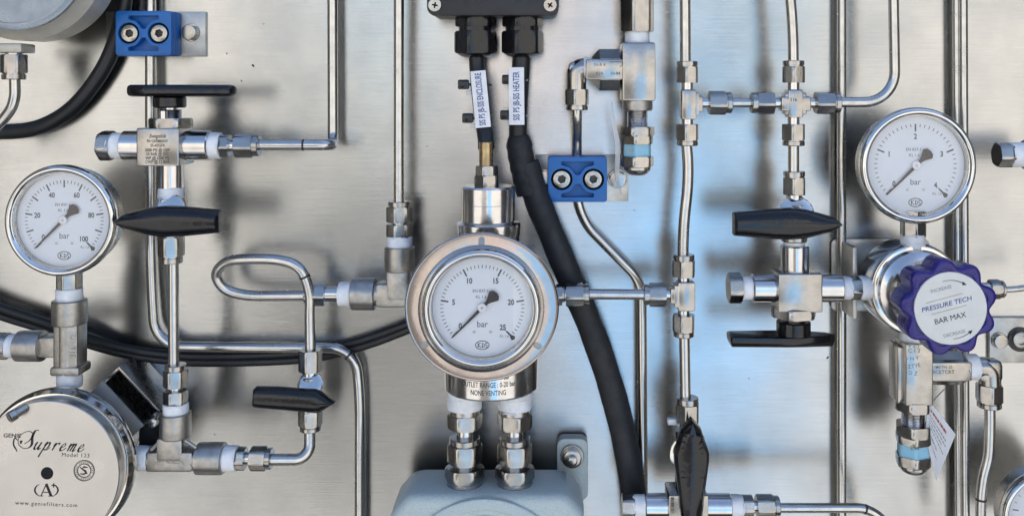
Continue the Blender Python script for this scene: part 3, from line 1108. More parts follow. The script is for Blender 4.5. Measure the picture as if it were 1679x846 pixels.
t = thing('ball_valve', 'small valve with black lever pointing right, below the tube loop', 'valve', W(509, 650, 80), 'valves with black handles')
d3 = 80
chain(t, 'v', 509, d3, [(573, 608, 'hex', 37, .2, 'nut'), (604, 620, 'neck', 26), (616, 680, 'cyl', 34, 0, 'body', 'nut'), (672, 705, 'nut+', 38, .2)])
part(MB().rev(W(510, 632, d3 + 8), (0, -.75, .5), [(0, 16), (3, 19), (9, 19), (11, 15), (11, 10)], 36), 'bonnet', 'chrome', t)
part(MB().cyl(W(509, 652, d3 + 14), OUT, 0, 20, 10), 'stem', 'polished', t)
o3 = W(518, 655, d3 + 26)
def mh3(u, v, w):
    a = R(-2.5)
    return o3 + Vector(((u * cos(a) - v * sin(a)) * fs(d3 + 26), -w, (u * sin(a) + v * cos(a)) * fs(d3 + 26)))
ol = [(-101, 15), (-97, 19), (-60, 20), (-20, 18.5), (0, 18.5), (8, 16), (16, 11), (33, 0), (18, -12), (10, -17), (0, -18.5), (-30, -17), (-70, -15), (-97, -14), (-101, -11)]
part(MB().layers(ol, [(0, .97, .9), (1.5, 1, 1), (8, 1, 1), (12, .99, .93), (15, .98, .78), (17, .965, .52), (18, .95, .25)], mh3), 'lever_handle', 'black', t, sharp=28)

tube('short bent steel tube curving up from the lower tee to the small valve', [(440, 753, dt), (508, 753, 95), (508, 700, d3)], 19, 48)
tube('steel pigtail tube looping left above the small valve, black mark on its bend',
     [(509, 580, d3), (508, 520, d3), (507, 478, d3 + 4), (492, 441, d3 + 8), (460, 427, d3 + 6), (405, 425, d3), (372, 430, d3 - 8), (355, 450, d3 - 16), (370, 474, d3 - 24), (405, 484, d3 - 28), (450, 485, d3 - 28), (528, 484, 56)],
     17.5, spline=True, marks=[(500, 453, d3 + 6)])

# ------------------------------------------------------------------ elbow between loop and the tall tube
t = thing('pipe_elbow', 'cast steel elbow left of the flanged gauge, joining loop tube and tall vertical tube', 'elbow fitting', W(654, 482, 70), 'cast tees and elbows')
de = 72
mb = MB()
bx(mb, 618, 674, 462, 501, de, 36, 6)
bx(mb, 636, 673, 440, 490, de, 39, 6)
mb.cyl(W(VX, 482, de), (1, 0, 0), (612 - VX) * fs(de), (640 - VX) * fs(de), 18)
part(mb, 'body', 'cast', t)
mb = MB().text('454', 11, FR(656, 462, de + 18.2, 4), ex=.5)
mb.text('1/2', 11, FR(656, 474, de + 18.2, 4), ex=.5)
part(mb, 'cast_marks', 'cast', t)
chain(t, 'h', 482, de, [(577, 616, 'collar', 52), (556, 580, 'tape', 40), (532, 558, 'neck', 24), (501, 534, 'nut-', 38, .1)])
chain(t, 'v', 655, de, [(404, 444, 'collar', 50), (387, 407, 'tape', 42), (367, 389, 'hex', 42, .25), (356, 370, 'neck', 24), (330, 364, 'nut-', 42, .25)])
tube('tall straight steel tube entering the elbow left of the flanged gauge', [(654, -60, de), (654, 342, de)], 17)

# ------------------------------------------------------------------ tubes close to the panel
tube('long tube behind the left valves, turning right and then down, black mark on second bend',
     [(247, -60, 20), (247, 430, 22), (255, 568, 25), (582, 571, 25), (590, 650, 25), (590, 920, 25)], 17, [60, 44, 46, 30], marks=[(573, 581, 25)])
tube('steel tube coming down and bending left into the upper left valve, black mark on it',
     [(545, -60, 30), (546, 237, 30), (544, 238, dt), (420, 238, dt)], 17, [22, 22], marks=[(498, 238, dt)])

# ------------------------------------------------------------------ cables and round housing at the left edge
cable('black_cable', 'thick black cable curving down past the top left blue clamp', [(206, -50, 18), (204, 0, 18), (192, 60, 18), (165, 120, 18), (118, 178, 18), (60, 210, 18), (-10, 217, 18), (-60, 215, 18)], 12.5)
cable('black_cable', 'upper of two black cables sagging across the panel behind the steel tee', [(-60, 478, 28), (0, 504, 28), (60, 524, 28), (120, 545, 28), (200, 570, 24), (300, 583, 16), (420, 582, 9), (520, 575, 9), (600, 555, 12), (670, 530, 16), (740, 500, 20)], 6.9, group='pair of black cables sagging across the panel')
cable('black_cable', 'lower of two black cables sagging across the panel behind the steel tee', [(-60, 491, 24), (0, 517, 24), (60, 536, 24), (120, 556, 24), (200, 579, 20), (300, 593, 14), (420, 593, 9), (520, 586, 9), (600, 566, 12), (670, 540, 16), (740, 510, 20)], 6.9, group='pair of black cables sagging across the panel')

t = thing('transmitter_housing', 'pale round instrument housing cut off by the top left corner of the view', 'instrument', Vector((-790, 0, 210)), None)
A2 = Vector((-770, 0, 0))
# centre on screen about (58,-62)
A2 = Vector(((52 - VX) * fs(100), 0, -(-62 - VY) * fs(100)))
part(MB().rev(A2, OUT, [(10, 40), (60, 60), (62, 112), (70, 121), (120, 122), (128, 116), (134, 112), (140, 109)], 96), 'casing', 'cream', t)
part(MB().rev(A2, OUT, [(136, 100), (142, 108.5), (148, 108.5), (151, 104), (151, 98), (148, 97), (148, 60)], 96), 'lid', 'lidsky', t)
part(MB().box(W(16, 80, 100), (58, 40, 14), 3), 'port_boss', 'cream', t)
chain(t, 'v', 23, 100, [(76, 94, 'neck', 26), (90, 131, 'nut+', 40, .25)])
tube('short steel tube bending down left below the pale round housing', [(24, 115, 100), (25, 165, 100), (12, 190, 96), (-40, 240, 90)], 17, [30, 30])

clamp('blue clamp on the tube at top left, one hex bolt showing right of it', 189, 281, 18, 92, (175, 338, 20, 93), 46, [(314, 54, 13)], 247, step=(272, 291))
clamp('blue clamp on the thin tube right of the middle cable, beside the relief valve', 898, 996, 257, 332, (878, 1030, 254, 330), 46, [(1012, 293, 14), (893, 292, 13)], 946)

# ------------------------------------------------------------------ junction box with glands and cables
t = thing('junction_box', 'black junction box with two screws and two cable glands at top middle', 'junction box', W(808, -30, 0), None)
db = 92
o4 = W(808, -46, db)
def mbx(u, v, w):
    return Vector((o4.x + u * fs(db), -w, o4.z + v * fs(db)))
part(MB().plate([rrect(215, 142, 13)], 70, mbx, bev=2), 'base', 'box', t)
part(MB().plate([rrect(217, 144, 14)], db - 72, lambda u, v, w: mbx(u, v, w + 71), bev=3), 'lid', 'box', t)
for x_, a_ in ((713, 10), (902, 35)):
    s_ = part(MB().cyl(W(x_, 9, db - 1), OUT, 0, 2.4, 10.5, bev=.8), 'lid_screw', 'nut', t)
    mb = MB()
    for q_ in (0, 90):
        mb.box(W(x_, 9, db + 1.6), (9, 1.2, 2.4), 0, Matrix.Rotation(R(q_ + a_), 3, 'Y'))
    part(mb, 'cross_slot', 'hole', t, s_)
dg = 50
for gx in (780, 857):
    chain(t, 'v', gx, dg, [(20, 30, 'cyl', 56, 0, 'gland_neck', 'black'), (28, 45, 'hex', 66, .3, 'gland_body', 'black'), (42, 54, 'cyl', 56, 0, 'gland_neck', 'black'), (52, 88, 'hex', 68, .3, 'gland_nut', 'black'), (84, 95, 'dome', 60, 0, 'gland_dome', 'black')])

cable('black_cable', 'short black cable from left gland down to the brass tipped sensor', [(781, 80, dg), (783, 120, dg + 4), (789, 180, 74), (796, 225, 94), (797, 244, 100)], 12.5, group='cables from the junction box')
t = thing('black_cable', 'thick sleeved black cable from right gland running down to lower right', 'cable', W(855, 80, dg), 'cables from the junction box')
w_ = [W(*p) for p in [(856, 80, dg), (853, 130, dg), (850, 180, dg), (849, 240, dg)]]
part(MB().sweep(smooth(w_), 14.5), 'cable_core', 'rubber', t)
w_ = [W(*p) for p in [(850, 222, dg), (853, 250, dg), (860, 285, dg), (868, 318, dg)]]
pp = smooth(w_, 12)
part(MB().sweep(pp, [15 + 5.5 * min(1, i / 5) + .5 * sin(i) for i in range(len(pp))]), 'boot', 'shrink', t)
w_ = [W(*p) for p in [(862, 268, dg), (878, 320, dg), (905, 386, 54), (936, 460, 56), (962, 520, 54), (988, 590, 50), (1012, 670, 46), (1030, 750, 44), (1040, 820, 40), (1046, 900, 40)]]
pp = smooth(w_, 10)
part(MB().sweep(pp, [20.5 + .35 * sin(i * .55) + (.5 if i % 11 < 4 else 0) for i in range(len(pp))], 28), 'sleeve', 'shrink', t)

def cable_tag(label, x, y, d, w, h, ang, s_, tie_x, ties, seed):
    t = thing('cable_label', label, 'cable label', W(x, y, d), 'white printed labels tied to the cables')
    mp = FR(x, y, d, ang)
    # gently bowed strip
    mb = MB()
    rows = []
    for j in range(9):
        v = (j / 8 - .5) * h
        rows.append([mp(u, v, 2 - ((u / w * 2) ** 2) * 1.2) for u in (-w / 2, -w / 4, 0, w / 4, w / 2)])
    vs = [mb.ring(r_) for r_ in rows]
    vb = [mb.ring([p + Vector((0, 1.3, 0)) for p in r_]) for r_ in rows]
    for a, b_ in zip(vs, vs[1:]):
        for i in range(4): mb.cap([a[i], a[i + 1], b_[i + 1], b_[i]])
    for a, b_ in zip(vb, vb[1:]):
        for i in range(4): mb.cap([a[i], b_[i], b_[i + 1], a[i + 1]])
    for i in range(4):
        mb.cap([vs[0][i], vb[0][i], vb[0][i + 1], vs[0][i + 1]])
        mb.cap([vs[-1][i], vs[-1][i + 1], vb[-1][i + 1], vb[-1][i]])
    for i in range(8):
        mb.cap([vs[i][0], vs[i + 1][0], vb[i + 1][0], vb[i][0]])
        mb.cap([vs[i][-1], vb[i][-1], vb[i + 1][-1], vs[i + 1][-1]])
    c_ = part(mb, 'card', 'paper', t)
    mt = FR(x, y, d + 2.2, ang + 90)
    part(MB().text(s_, 14.5, mt, sx=.55 if len(s_) > 21 else .62, off=.2, ex=.05), 'lettering', 'blueink', t, c_)
    for i, (ty, tx) in enumerate(ties):
        mb = MB()
        mb.box(W(tx, ty, d - 6), (17, 12, 15), 2.5)
        mb.sweep([W(tx + 4, ty, d - 3), W(x, ty + 1, d - .5), W(x + w * .62, ty + 1, d - 4), W(x + w * .66, ty + 1, d - 12)], 2.2, 8)
        part(mb, 'cable_tie', 'black', t)
        part(MB().box(W(tx + 9, ty + 13, d - 8), (9, 6, 6), 2), 'tie_tail', 'clear', t)
    return t
cable_tag('tilted white cable label reading ENCLOSURE, left of the two', 788, 163, 100, 25, 93, 5.5, 'SIS PS JB-SIS ENCLOSURE', 0, [(139, 760), (194, 767)], 1)
cable_tag('upright white cable label reading HEATER, right of the two', 847, 158, 76, 25, 94, .5, 'SIS PS JB-SIS HEATER', 0, [(131, 832), (189, 829)], 2)
mb = MB()

# ------------------------------------------------------------------ sensor on top of the middle regulator
t = thing('sensor', 'cylindrical steel sensor with brass tip standing above the flanged gauge', 'sensor', W(798, 390, 110), None)
ds = 110
chain(t, 'v', 797, ds - 4, [(233, 276, 'cyl', 23, 0, 'brass_tip', 'brass')])
chain(t, 'v', 798, ds, [(272, 288, 'hex', 36, .3, 'nut'), (287, 306, 'hex', 41, .1, 'nut')])
mb = MB()
p0 = W(800, VY, ds)
def rg(y): return (y - VY) * fs(ds)
mb.rev(p0, (0, 0, -1), [(rg(305), 38), (rg(308), 41), (rg(333), 41), (rg(333.5), 40.6), (rg(334), 41), (rg(361), 41), (rg(364), 39), (rg(366), 38)], 64)
part(mb, 'body', 'polished', t)
mb = MB().rev(p0 + Vector((1, 0, 0)), (0, 0, -1), [(rg(364), 44), (rg(366), 48.5), (rg(384), 48.5), (rg(386), 47.5), (rg(400), 47.5), (rg(402), 40)], 64)
part(mb, 'lower_collar', 'polished', t)

# ------------------------------------------------------------------ regulator body behind the flanged gauge
t = thing('pressure_regulator', 'upright cylindrical steel regulator behind the flanged gauge, printed with its outlet range', 'regulator', W(805, 655, ds), None)
Rc = 77 * fs(ds)
p0 = W(805.5, VY, ds)
part(MB().rev(p0, (0, 0, -1), [(rg(396), 40), (rg(398), 46), (rg(450), 46), (rg(452), Rc - 2), (rg(456), Rc), (rg(630), Rc), (rg(633), Rc - 2), (rg(634), Rc - 8)], 96), 'body', 'polished', t)
def cylmap(yc):
    def m_(u, v, w):
        a = u / Rc
        return Vector((p0.x + (Rc + .2 + w) * sin(a), -ds - (Rc + .2 + w) * cos(a), -(yc - VY) * fs(ds) + v))
    return m_
def ycyl(y):      # label height on the front of the cylinder for a screen height y
    z = (y - VY) * fs(ds + Rc)
    return VY + z / fs(ds)
mb = MB()
mb.text('INLET MAX : 344 bar', 10.5, cylmap(ycyl(619.5)), ex=.05, off=.1, sx=.68)
mb.text('OUTLET RANGE : 0-20 bar', 10.5, cylmap(ycyl(632)), ex=.05, off=.1, sx=.68)
mb.text('NONE VENTING', 10.5, cylmap(ycyl(645)), ex=.05, off=.1, sx=.68)
part(mb, 'etched_lettering', 'etch', t)
mb = MB()
mb.cyl(W(905, 482, 100), (1, 0, 0), -46, 20, 12)
part(mb, 'side_port', 'satin', t)
for sx_ in (762, 844):
    ch_ = chain(t, 'v', sx_, ds, [(634, 669, 'tape', 56)])

for lab, x_, xt in (('left fitting stack between the regulator and pale blue box', 762, 0), ('right fitting stack between the regulator and pale blue box', 844, 0)):
    t = thing('pipe_union', lab, 'pipe fitting', W(x_, 797, ds), 'twin fitting stacks above the pale blue box')
    chain(t, 'v', x_, ds, [(667, 680, 'ring', 50), (677, 700, 'hex', 57, .33 if x_ < 800 else .75), (698, 722, 'neck', 27), (716, 757, 'nut-', 56, .4), (755, 768, 'neck', 32), (764, 785, 'hex', 63, .5), (783, 793, 'ring', 58), (791, 798, 'ring', 62, 0, 'seal_ring', 'hole')])

# ------------------------------------------------------------------ pale blue cast box
t = thing('instrument_box', 'pale blue hammered metal box at the bottom middle under two fittings', 'instrument', W(800, 846, 0), None)
xl, xr = W(641, 0, 156).x, W(957, 0, 156).x
zt = -594
prof_o = []
w2 = (xr - xl) / 2
def boxout(ins, top):
    # outline of the box seen from the front: sloping shoulders, rounded corners
    pts = []
    hw = w2 - ins
    raw = [(-hw - 4, -420), (-hw - 4, -30), (-hw + 22, top), (hw - 24, top), (hw + 2, -28), (hw + 2, -420)]
    P = [Vector((x_, z_, 0)) for x_, z_ in raw]
    Q = fillet(P, [9, 11, 11, 9], 5)
    return [(q.x, q.y) for q in Q]
xc = (xl + xr) / 2
mb = MB()
lay = [(62, 8, 0), (64, 0, 0), (108, 0, 0), (144, 1, 0), (152, 4, -3), (156, 9, -8), (157, 13, -12)]
rings = []
for w_, ins, dz in lay:
    rings.append(mb.ring([Vector((xc + u * (1 - ins / w2), -w_, zt + (v + dz))) for u, v in boxout(0, 0)]))
for a, b_ in zip(rings, rings[1:]): mb.bridge(a, b_)
mb.cap(rings[-1]); mb.cap(rings[0], True)
part(mb, 'casing', 'paint', t, sharp=50)
cc2 = Vector((-94, -156, -723))
part(MB().rev(cc2, OUT, [(0, 128), (6, 127), (8, 124), (8, 112), (5, 110), (5, 104), (8, 102), (8, 20)], 72), 'round_cover', 'paint', t)
mb = MB()
c_ = W(938, 757, 26)
mb.plate([rrect(50, 100, 12)], 24, FR(938, 760, 4), bev=2)
lug = part(mb, 'mounting_lug', 'paint', t)
mb = MB()
p = W(938, 747, 28)
mb.cyl(p, OUT, 0, 3, 19, bev=.8)
part(mb, 'washer', 'satin', t, lug)
mb = MB()
mb.rev(p, OUT, [(3, 13), (4, 15), (13, 15), (15, 12), (15, 7)], 36)
mb.rev(p, OUT, [(10, 8), (22, 8), (24, 5)], 24)
part(mb, 'bolt', 'nut', t, lug)

# ------------------------------------------------------------------ relief valve, top
t = thing('relief_valve', 'steel relief valve with blue band hanging right of the junction box', 'relief valve', W(1044, 120, 55), 'relief valves with blue bands')
dr = 58
mb = MB()
bx(mb, 1018, 1072, 71, 166, dr, 52, 4)
part(mb, 'body', 'nut', t, sharp=25)
mb = MB()
bx(mb, 960, 1022, 98, 131, dr, 46, 2.5)
part(mb, 'side_branch', 'nut', t, sharp=25)
mb = MB()
a0 = W(983, 112, dr)
mb.rev(W(970, 115, dr - 13), (1, 0, 0), [(0, 20), (12, 33), (44, 33), (45, 30)], 6, R(30))
part(mb, 'branch_hexagon', 'nut', t)
mb = MB()
fr_ = FR(1009, 109, dr + 23.3)
mb.ribbon([(-10, 7), (10, 7), (12, 3), (8, -1)], 1, fr_, .1)
mb.text('SV-R 4', 7, FR(983, 107, dr + 23.3), ex=.15)
mb.text('R3A', 7, FR(983, 121, dr + 23.3), ex=.15)
mb.text('10-84', 7, FR(1009, 121, dr + 23.3), ex=.15)
part(mb, 'etched_lettering', 'etch', t)
chain(t, 'v', 1045, dr, [(-40, 53, 'hex', 55, .32, 'inlet_nut'), (50, 72, 'tape', 40), (164, 182, 'collar', 50), (180, 211, 'thread', 34), (208, 223, 'hex', 56, .4), (221, 236, 'hex', 54, .2), (234, 258, 'band', 47, .2), (256, 273, 'hex', 54, .3), (271, 287, 'dome', 44)])
part(MB().text('PL2', 9, FR(1031, 246, dr + 24, 180), ex=.1), 'band_lettering', 'goldink', t)
# its elbow
t = thing('pipe_elbow', 'small steel elbow left of the upper relief valve, nut pointing down', 'elbow fitting', W(945, 122, dr), 'cast tees and elbows')
mb = MB()
path = fillet([W(968, 112, dr), W(945, 112, dr), W(945, 148, dr)], 16)
mb.sweep(path, 15.5, 24)
bx(mb, 932, 960, 102, 142, dr, 24, 7)
part(mb, 'body', 'nut', t)
chain(t, 'h', 112, dr, [(957, 968, 'tape', 36)])
chain(t, 'v', 946, dr, [(138, 150, 'neck', 22), (147, 181, 'nut+', 40, .2)])
mb = MB()
w_ = smooth([W(1003, 168, dr + 4), W(1008, 210, dr + 12), (W(1013, 240, dr + 10)), W(1012, 285, dr + 2), W(1018, 318, dr - 20)], 8)
rows = [(p + Vector((-1.2 - 2.6 * sin(pi * i / len(w_)), 0, 0)), p + Vector((1.2 + 2.6 * sin(pi * i / len(w_)), -3, 0))) for i, p in enumerate(w_)]
va = mb.ring([a for a, b_ in rows]); vb = mb.ring([b_ for a, b_ in rows])
for i in range(len(va) - 1): mb.cap([va[i], va[i + 1], vb[i + 1], vb[i]])
va2 = mb.ring([a + Vector((0, .6, 0)) for a, b_ in rows]); vb2 = mb.ring([b_ + Vector((0, .6, 0)) for a, b_ in rows])
for i in range(len(va) - 1): mb.cap([va2[i], vb2[i], vb2[i + 1], va2[i + 1]])
solo(mb, 'plastic_strip', 'clear', 'thin clear plastic strip hanging over the middle clamp bolt', 'strip', W(1008, 168, dr))

tube('steel tube from small elbow through middle blue clamp, slanting right, then straight down',
     [(946, 165, dr), (946, 190, dr), (946, 238, 20), (946, 354, 20), (1052, 462, 26), (1055, 920, 34)], 16.5, [20, 20, 38, 24])

# ------------------------------------------------------------------ instrument fittings right of centre
dm = 100
tube('upper tube entering the tee right of the relief valve from above', [(1123, -60, dm), (1124, 115, dm)], 18)
t = thing('tube_tee', 'upper steel tube tee right of the relief valve, branch pointing right', 'tee fitting', W(1128, 168, dm), FG)
mb = MB()
bx(mb, 1116, 1140, 147, 196, dm, 26, 3)
bx(mb, 1132, 1151, 157, 183, dm, 24, 3)
bx(mb, 1136, 1145, 152, 189, dm, 25, 2)
part(mb, 'body', 'nut', t, sharp=25)
chain(t, 'v', 1127, dm, [(101, 136, 'nut-', 38, .2), (134, 150, 'neck', 19), (193, 207, 'neck', 19), (204, 239, 'nut+', 39, .25)])
chain(t, 'h', 169, dm, [(1149, 1165, 'neck', 17), (1162, 1199, 'nut+', 39, .3)])
tube('very short tube between the upper tee and the steel cross', [(1190, 169, dm), (1240, 169, dm)], 15)
t = thing('tube_cross', 'steel cross fitting with four nuts, top right of middle', 'cross fitting', W(1301, 168, dm), FG)
mb = MB()
bx(mb, 1289, 1314, 147, 193, dm, 26, 3)
bx(mb, 1278, 1327, 158, 182, dm, 25, 3)
bx(mb, 1284, 1320, 152, 188, dm, 23, 3)
part(mb, 'body', 'nut', t, sharp=25)
part(MB().text('316', 8, FR(1301, 164, dm + 13.3), ex=.2), 'etched_lettering', 'etch', t)
chain(t, 'v', 1301, dm, [(100, 136, 'nut-', 39, .2), (134, 149, 'neck', 19), (191, 206, 'neck', 19), (204, 239, 'nut+', 40, .3)])
chain(t, 'h', 169, dm, [(1231, 1268, 'nut-', 38, .15), (1266, 1280, 'neck', 17), (1325, 1340, 'neck', 17), (1337, 1376, 'nut+', 38, .15)])
tube('tube rising from the cross fitting and leaning left at the top', [(1301, 112, dm), (1300, 40, dm), (1290, -60, dm)], 17.5, [60])
tube('steel tube running right from the cross fitting and turning up', [(1365, 168, dm), (1468, 168, dm), (1464, -60, dm)], 17, [66])
tube('short tube from the cross fitting down to the twin handled valve', [(1301, 228, dm), (1301, 292, dm)], 18)
tube('slightly bowed tube between the two tees right of the middle', [(1125, 228, dm), (1128, 270, dm), (1127, 310, dm), (1122, 360, dm), (1120, 400, dm), (1120, 430, dm)], 18.5, spline=True)
t = thing('tube_tee', 'lower steel tube tee, branch pointing left towards the flanged gauge', 'tee fitting', W(1120, 485, dm), FG)
mb = MB()
bx(mb, 1110, 1138, 460, 508, dm, 26, 3)
bx(mb, 1098, 1118, 470, 496, dm, 24, 3)
bx(mb, 1104, 1113, 465, 502, dm, 25, 2)
part(mb, 'body', 'nut', t, sharp=25)
chain(t, 'v', 1121, dm, [(417, 453, 'nut-', 39, .25), (451, 463, 'neck', 19), (505, 519, 'neck', 19), (516, 551, 'nut+', 38, .25)])
chain(t, 'h', 483, dm, [(1088, 1101, 'neck', 17), (1055, 1091, 'nut-', 38, .2)])
t = thing('tube_connector', 'nut and connector on the right side of the flanged gauge', 'pipe fitting', W(925, 483, dm), FG)
chain(t, 'h', 483, dm, [(912, 922, 'hex', 34, .1), (918, 932, 'neck', 20), (928, 966, 'nut+', 38, .15)])
tube('horizontal tube crossing the thick cable, from gauge connector to lower tee', [(955, 482, dm), (1068, 483, dm)], 17)
tube('tube from the lower tee straight down to the pointed black lever', [(1122, 540, dm), (1124, 665, dm)], 18)

# ------------------------------------------------------------------ bottom valve
t = thing('ball_valve', 'bottom valve with upright pointed black lever and horizontal steel body', 'valve', W(1125, 828, dm), 'valves with black handles')
chain(t, 'v', 1127, dm, [(651, 690, 'nut-', 41, .2), (688, 715, 'neck', 26), (705, 806, 'cyl', 40, 0, 'upper_port', 'nut')])
chain(t, 'h', 829, dm, [(1020, 1040, 'plug', 39, .25), (1037, 1060, 'tape', 36), (1057, 1097, 'cyl', 40), (1154, 1198, 'cyl', 40), (1196, 1217, 'tape', 36), (1214, 1234, 'hex', 34, .2), (1231, 1244, 'neck', 18), (1240, 1277, 'nut+', 36, .2)])
valve_body(t, 1093, 1157, 800, 862, dm, 52)
part(MB().rev(W(1129, 742, dm + 14), (0, -.95, -.05), [(0, 24), (3, 29), (7, 29), (9, 24), (10, 12)], 36), 'bonnet', 'chrome', t)
part(MB().box(W(1102, 690, dm), (14, 12, 9), 1.5), 'locking_tab', 'tape', t)
part(MB().cyl(W(1130, 740, dm + 20), OUT, 0, 16, 11), 'stem', 'polished', t)
o5 = W(1132, 742, dm + 34)
ff = fs(dm + 34)
def mh5(u, v, w):
    return o5 + Vector((v * ff, -w, -u * ff))
ol = [(-61, 0), (-45, 15), (-36, 18), (-6, 28), (8, 28), (60, 21), (98, 17), (101, 15), (101, -15), (98, -17), (60, -21), (8, -28), (-6, -28), (-36, -18), (-45, -15)]
mb = MB().layers(ol, [(0, .97, .88), (1.5, 1, 1), (14, 1, 1), (20, .975, .82), (25, .95, .3)], mh5)
rr5 = random.Random(5)
for s in (-1, 1):
    for i in range(8):
        u = -36 + i * 9.5
        mb.sweep([mh5(u + 3 * sin(i * 1.3), s * 10, 23.4), mh5(u - 1, s * 15, 21.9), mh5(u + 2, s * 20, 20.2)], [.4, .9, .3], 6)
    for k_ in (11.5, 16):
        mb.sweep([mh5(38 + j * 7, s * (k_ + rr5.uniform(-.8, .8)) * (1 - j * .028), 23.8 - k_ * .21) for j in range(9)], .8, 6)
part(mb, 'lever_handle', 'black', t, sharp=28)
mb = MB()
for s_, yy in (('SS-43', 812), ('GF4', 822), ('10-84', 832)):
    mb.text(s_, 7.5, FR(1103, yy, dm + 26.2, 90), ex=.1)
part(mb, 'etched_lettering', 'etch', t)
tube('bottom tube leaving the pointed lever valve rightwards and turning down, black mark on it',
     [(1268, 832, dm), (1453, 832, dm), (1468, 930, dm)], 15.5, [52], marks=[(1419, 832, dm)])

# ------------------------------------------------------------------ twin-handled valve
dv = 103
t = thing('needle_valve', 'twin handled valve left of the violet knob, steel block body between two black handles', 'valve', W(1304, 473, dv), 'valves with black handles')
valve_body(t, 1269, 1340, 443, 505, dv, 58)
chain(t, 'v', 1302, dv, [(281, 319, 'nut-', 39, .25), (316, 338, 'neck', 26), (334, 396, 'cyl', 42, 0, 'upper_body', 'nut'), (392, 406, 'tape', 34)])
chain(t, 'v', 1303, dv, [(402, 445, 'cyl', 46)])
chain(t, 'h', 472, dv, [(1194, 1215, 'plug', 49, .25), (1211, 1236, 'tape', 38), (1232, 1271, 'cyl', 46), (1338, 1379, 'cyl', 46), (1377, 1395, 'tape', 37), (1392, 1413, 'hex', 38, .2), (1409, 1437, 'tape', 40)])
part(MB().rev(W(1305, 350, dv + 12), (0, -.75, .5), [(0, 20), (3, 25), (9, 25), (11, 20), (11, 12)], 36), 'bonnet', 'chrome', t)
part(MB().cyl(W(1305, 366, dv + 15), OUT, 0, 24, 12), 'stem', 'polished', t)
o6 = W(1290, 366, dv + 32)
f6 = fs(dv + 32)
def mh6(u, v, w):
    return o6 + Vector((u * f6, -w, v * f6))
lever(t, mh6, 87, 90, 26, 19, 23, -1)
chain(t, 'v', 1301, dv, [(503, 518, 'hex', 76, .35, 'bonnet_nut'), (516, 528, 'thread', 38), (525, 549, 'cyl', 55, 0, 'handle_hub', 'black')])
o7 = W(1285, 547, dv)
lever(t, lambda u, v, w: o7 + Vector((u, -v, -w)), 78, 84, 24, 19, 19, -1, name='bar_handle')

# ------------------------------------------------------------------ tubes near the right edge
tube('long vertical steel tube passing left of the right gauge', [(1380, -60, 20), (1380, 920, 20)], 15)
tube('left of two vertical tubes running behind the right gauge', [(1567, -60, 18), (1572, 920, 18)], 11)
tube('right of two vertical tubes running behind the right gauge', [(1579, -60, 24), (1583, 920, 24)], 14)

# ------------------------------------------------------------------ regulator with violet knob
d2 = 105
t = thing('pressure_regulator', 'round steel regulator with violet scalloped knob and white printed disc', 'regulator', Vector((555, 0, -299)), None)
B = Vector((555, 0, -299.5))
part(MB().plate([rrect(160, 118, 10)], 4, lambda u, v, w: B + Vector((u - 14, -w - 4, v)), bev=.8), 'back_plate', 'bracket', t)
part(MB().box(B + Vector((-80, -42, 2)), (8, 78, 112), 3), 'bracket_arm', 'bracket', t)
part(MB().rev(B, OUT, [(10, 50), (40, 56), (60, 66), (64, 70), (112, 70), (118, 67), (120, 62), (124, 60), (128, 62), (134, 60), (138, 54), (150, 44), (176, 40), (200, 34)], 96), 'body', 'polished', t)
part(MB().rev(B, OUT, [(116, 60), (118, 66), (122, 66), (124, 58)], 72), 'lock_ring', 'chrome', t)
chain(t, 'v', 1497, d2, [(384, 410, 'tape', 40)])
# knob: nine rounded lobes
def kn(r0, amp, n=180, ph=.28):
    pts = []
    for i in range(n):
        th = 2 * pi * i / n
        c9 = cos(9 * (th - ph))
        pts.append(((r0 + amp * (c9 - .1 * cos(18 * (th - ph)))) * cos(th), (r0 + amp * (c9 - .1 * cos(18 * (th - ph)))) * sin(th)))
    return pts
mb = MB()
kp = kn(63, 5.8)
lay = [(186, .93), (188, .97), (192, .985), (222, 1), (229, 1), (233, .975), (234.5, .93), (235, .86), (234, .80), (232.5, .79)]
rings = [mb.ring([B + Vector((u * s_, -w_, v * s_)) for u, v in kp]) for w_, s_ in lay]
for a, b_ in zip(rings, rings[1:]): mb.bridge(a, b_)
mb.cap(rings[0], True); mb.cap(rings[-1])
knob = part(mb, 'knob', 'purple', t, sharp=40)
disc = part(MB().rev(B, OUT, [(232, 50), (236, 50.2), (236.6, 49.6), (236.6, 30)], 96), 'knob_disc', 'knobwhite', t, knob)
dk = 236.8
def km(x_, y_, a_=14):
    return FR(x_, y_, dk, a_)
part(MB().text('PRESSURE TECH', 10.6, km(1552, 499), sx=1.12, off=.1, shear=.15, ex=.05), 'brand_lettering', 'blueink', t, knob)
mb = MB()
mb.text('BAR MAX', 12.5, km(1558, 522), off=0, ex=.05)
def arcpts(rad, a0, a1, n=14): return [(rad * cos(R(a0 + (a1 - a0) * i / n)), rad * sin(R(a0 + (a1 - a0) * i / n))) for i in range(n + 1)]
cx_, cy_ = VX + B.x / fs(dk), VY - B.z / fs(dk)
mpk = FR(cx_, cy_, dk)
a_ = arcpts(46, 108, 64)
mb.ribbon(a_, [.6 + .8 * i / 14 for i in range(15)], mpk, .1)
q_ = a_[-1]
mb.cap(mb.ring([mpk(q_[0] + 6, q_[1] - 2.5, .15), mpk(q_[0] - 1, q_[1] + 3, .15), mpk(q_[0] - 1.5, q_[1] - 3.5, .15)]))
a_ = arcpts(50, -86, -52)
mb.ribbon(a_, [.6 + .8 * i / 14 for i in range(15)], mpk, .1)
q_ = a_[-1]
mb.cap(mb.ring([mpk(q_[0] + 5, q_[1] + 4, .15), mpk(q_[0] - 3, q_[1] + 1.8, .15), mpk(q_[0] + 1.5, q_[1] - 3, .15)]))
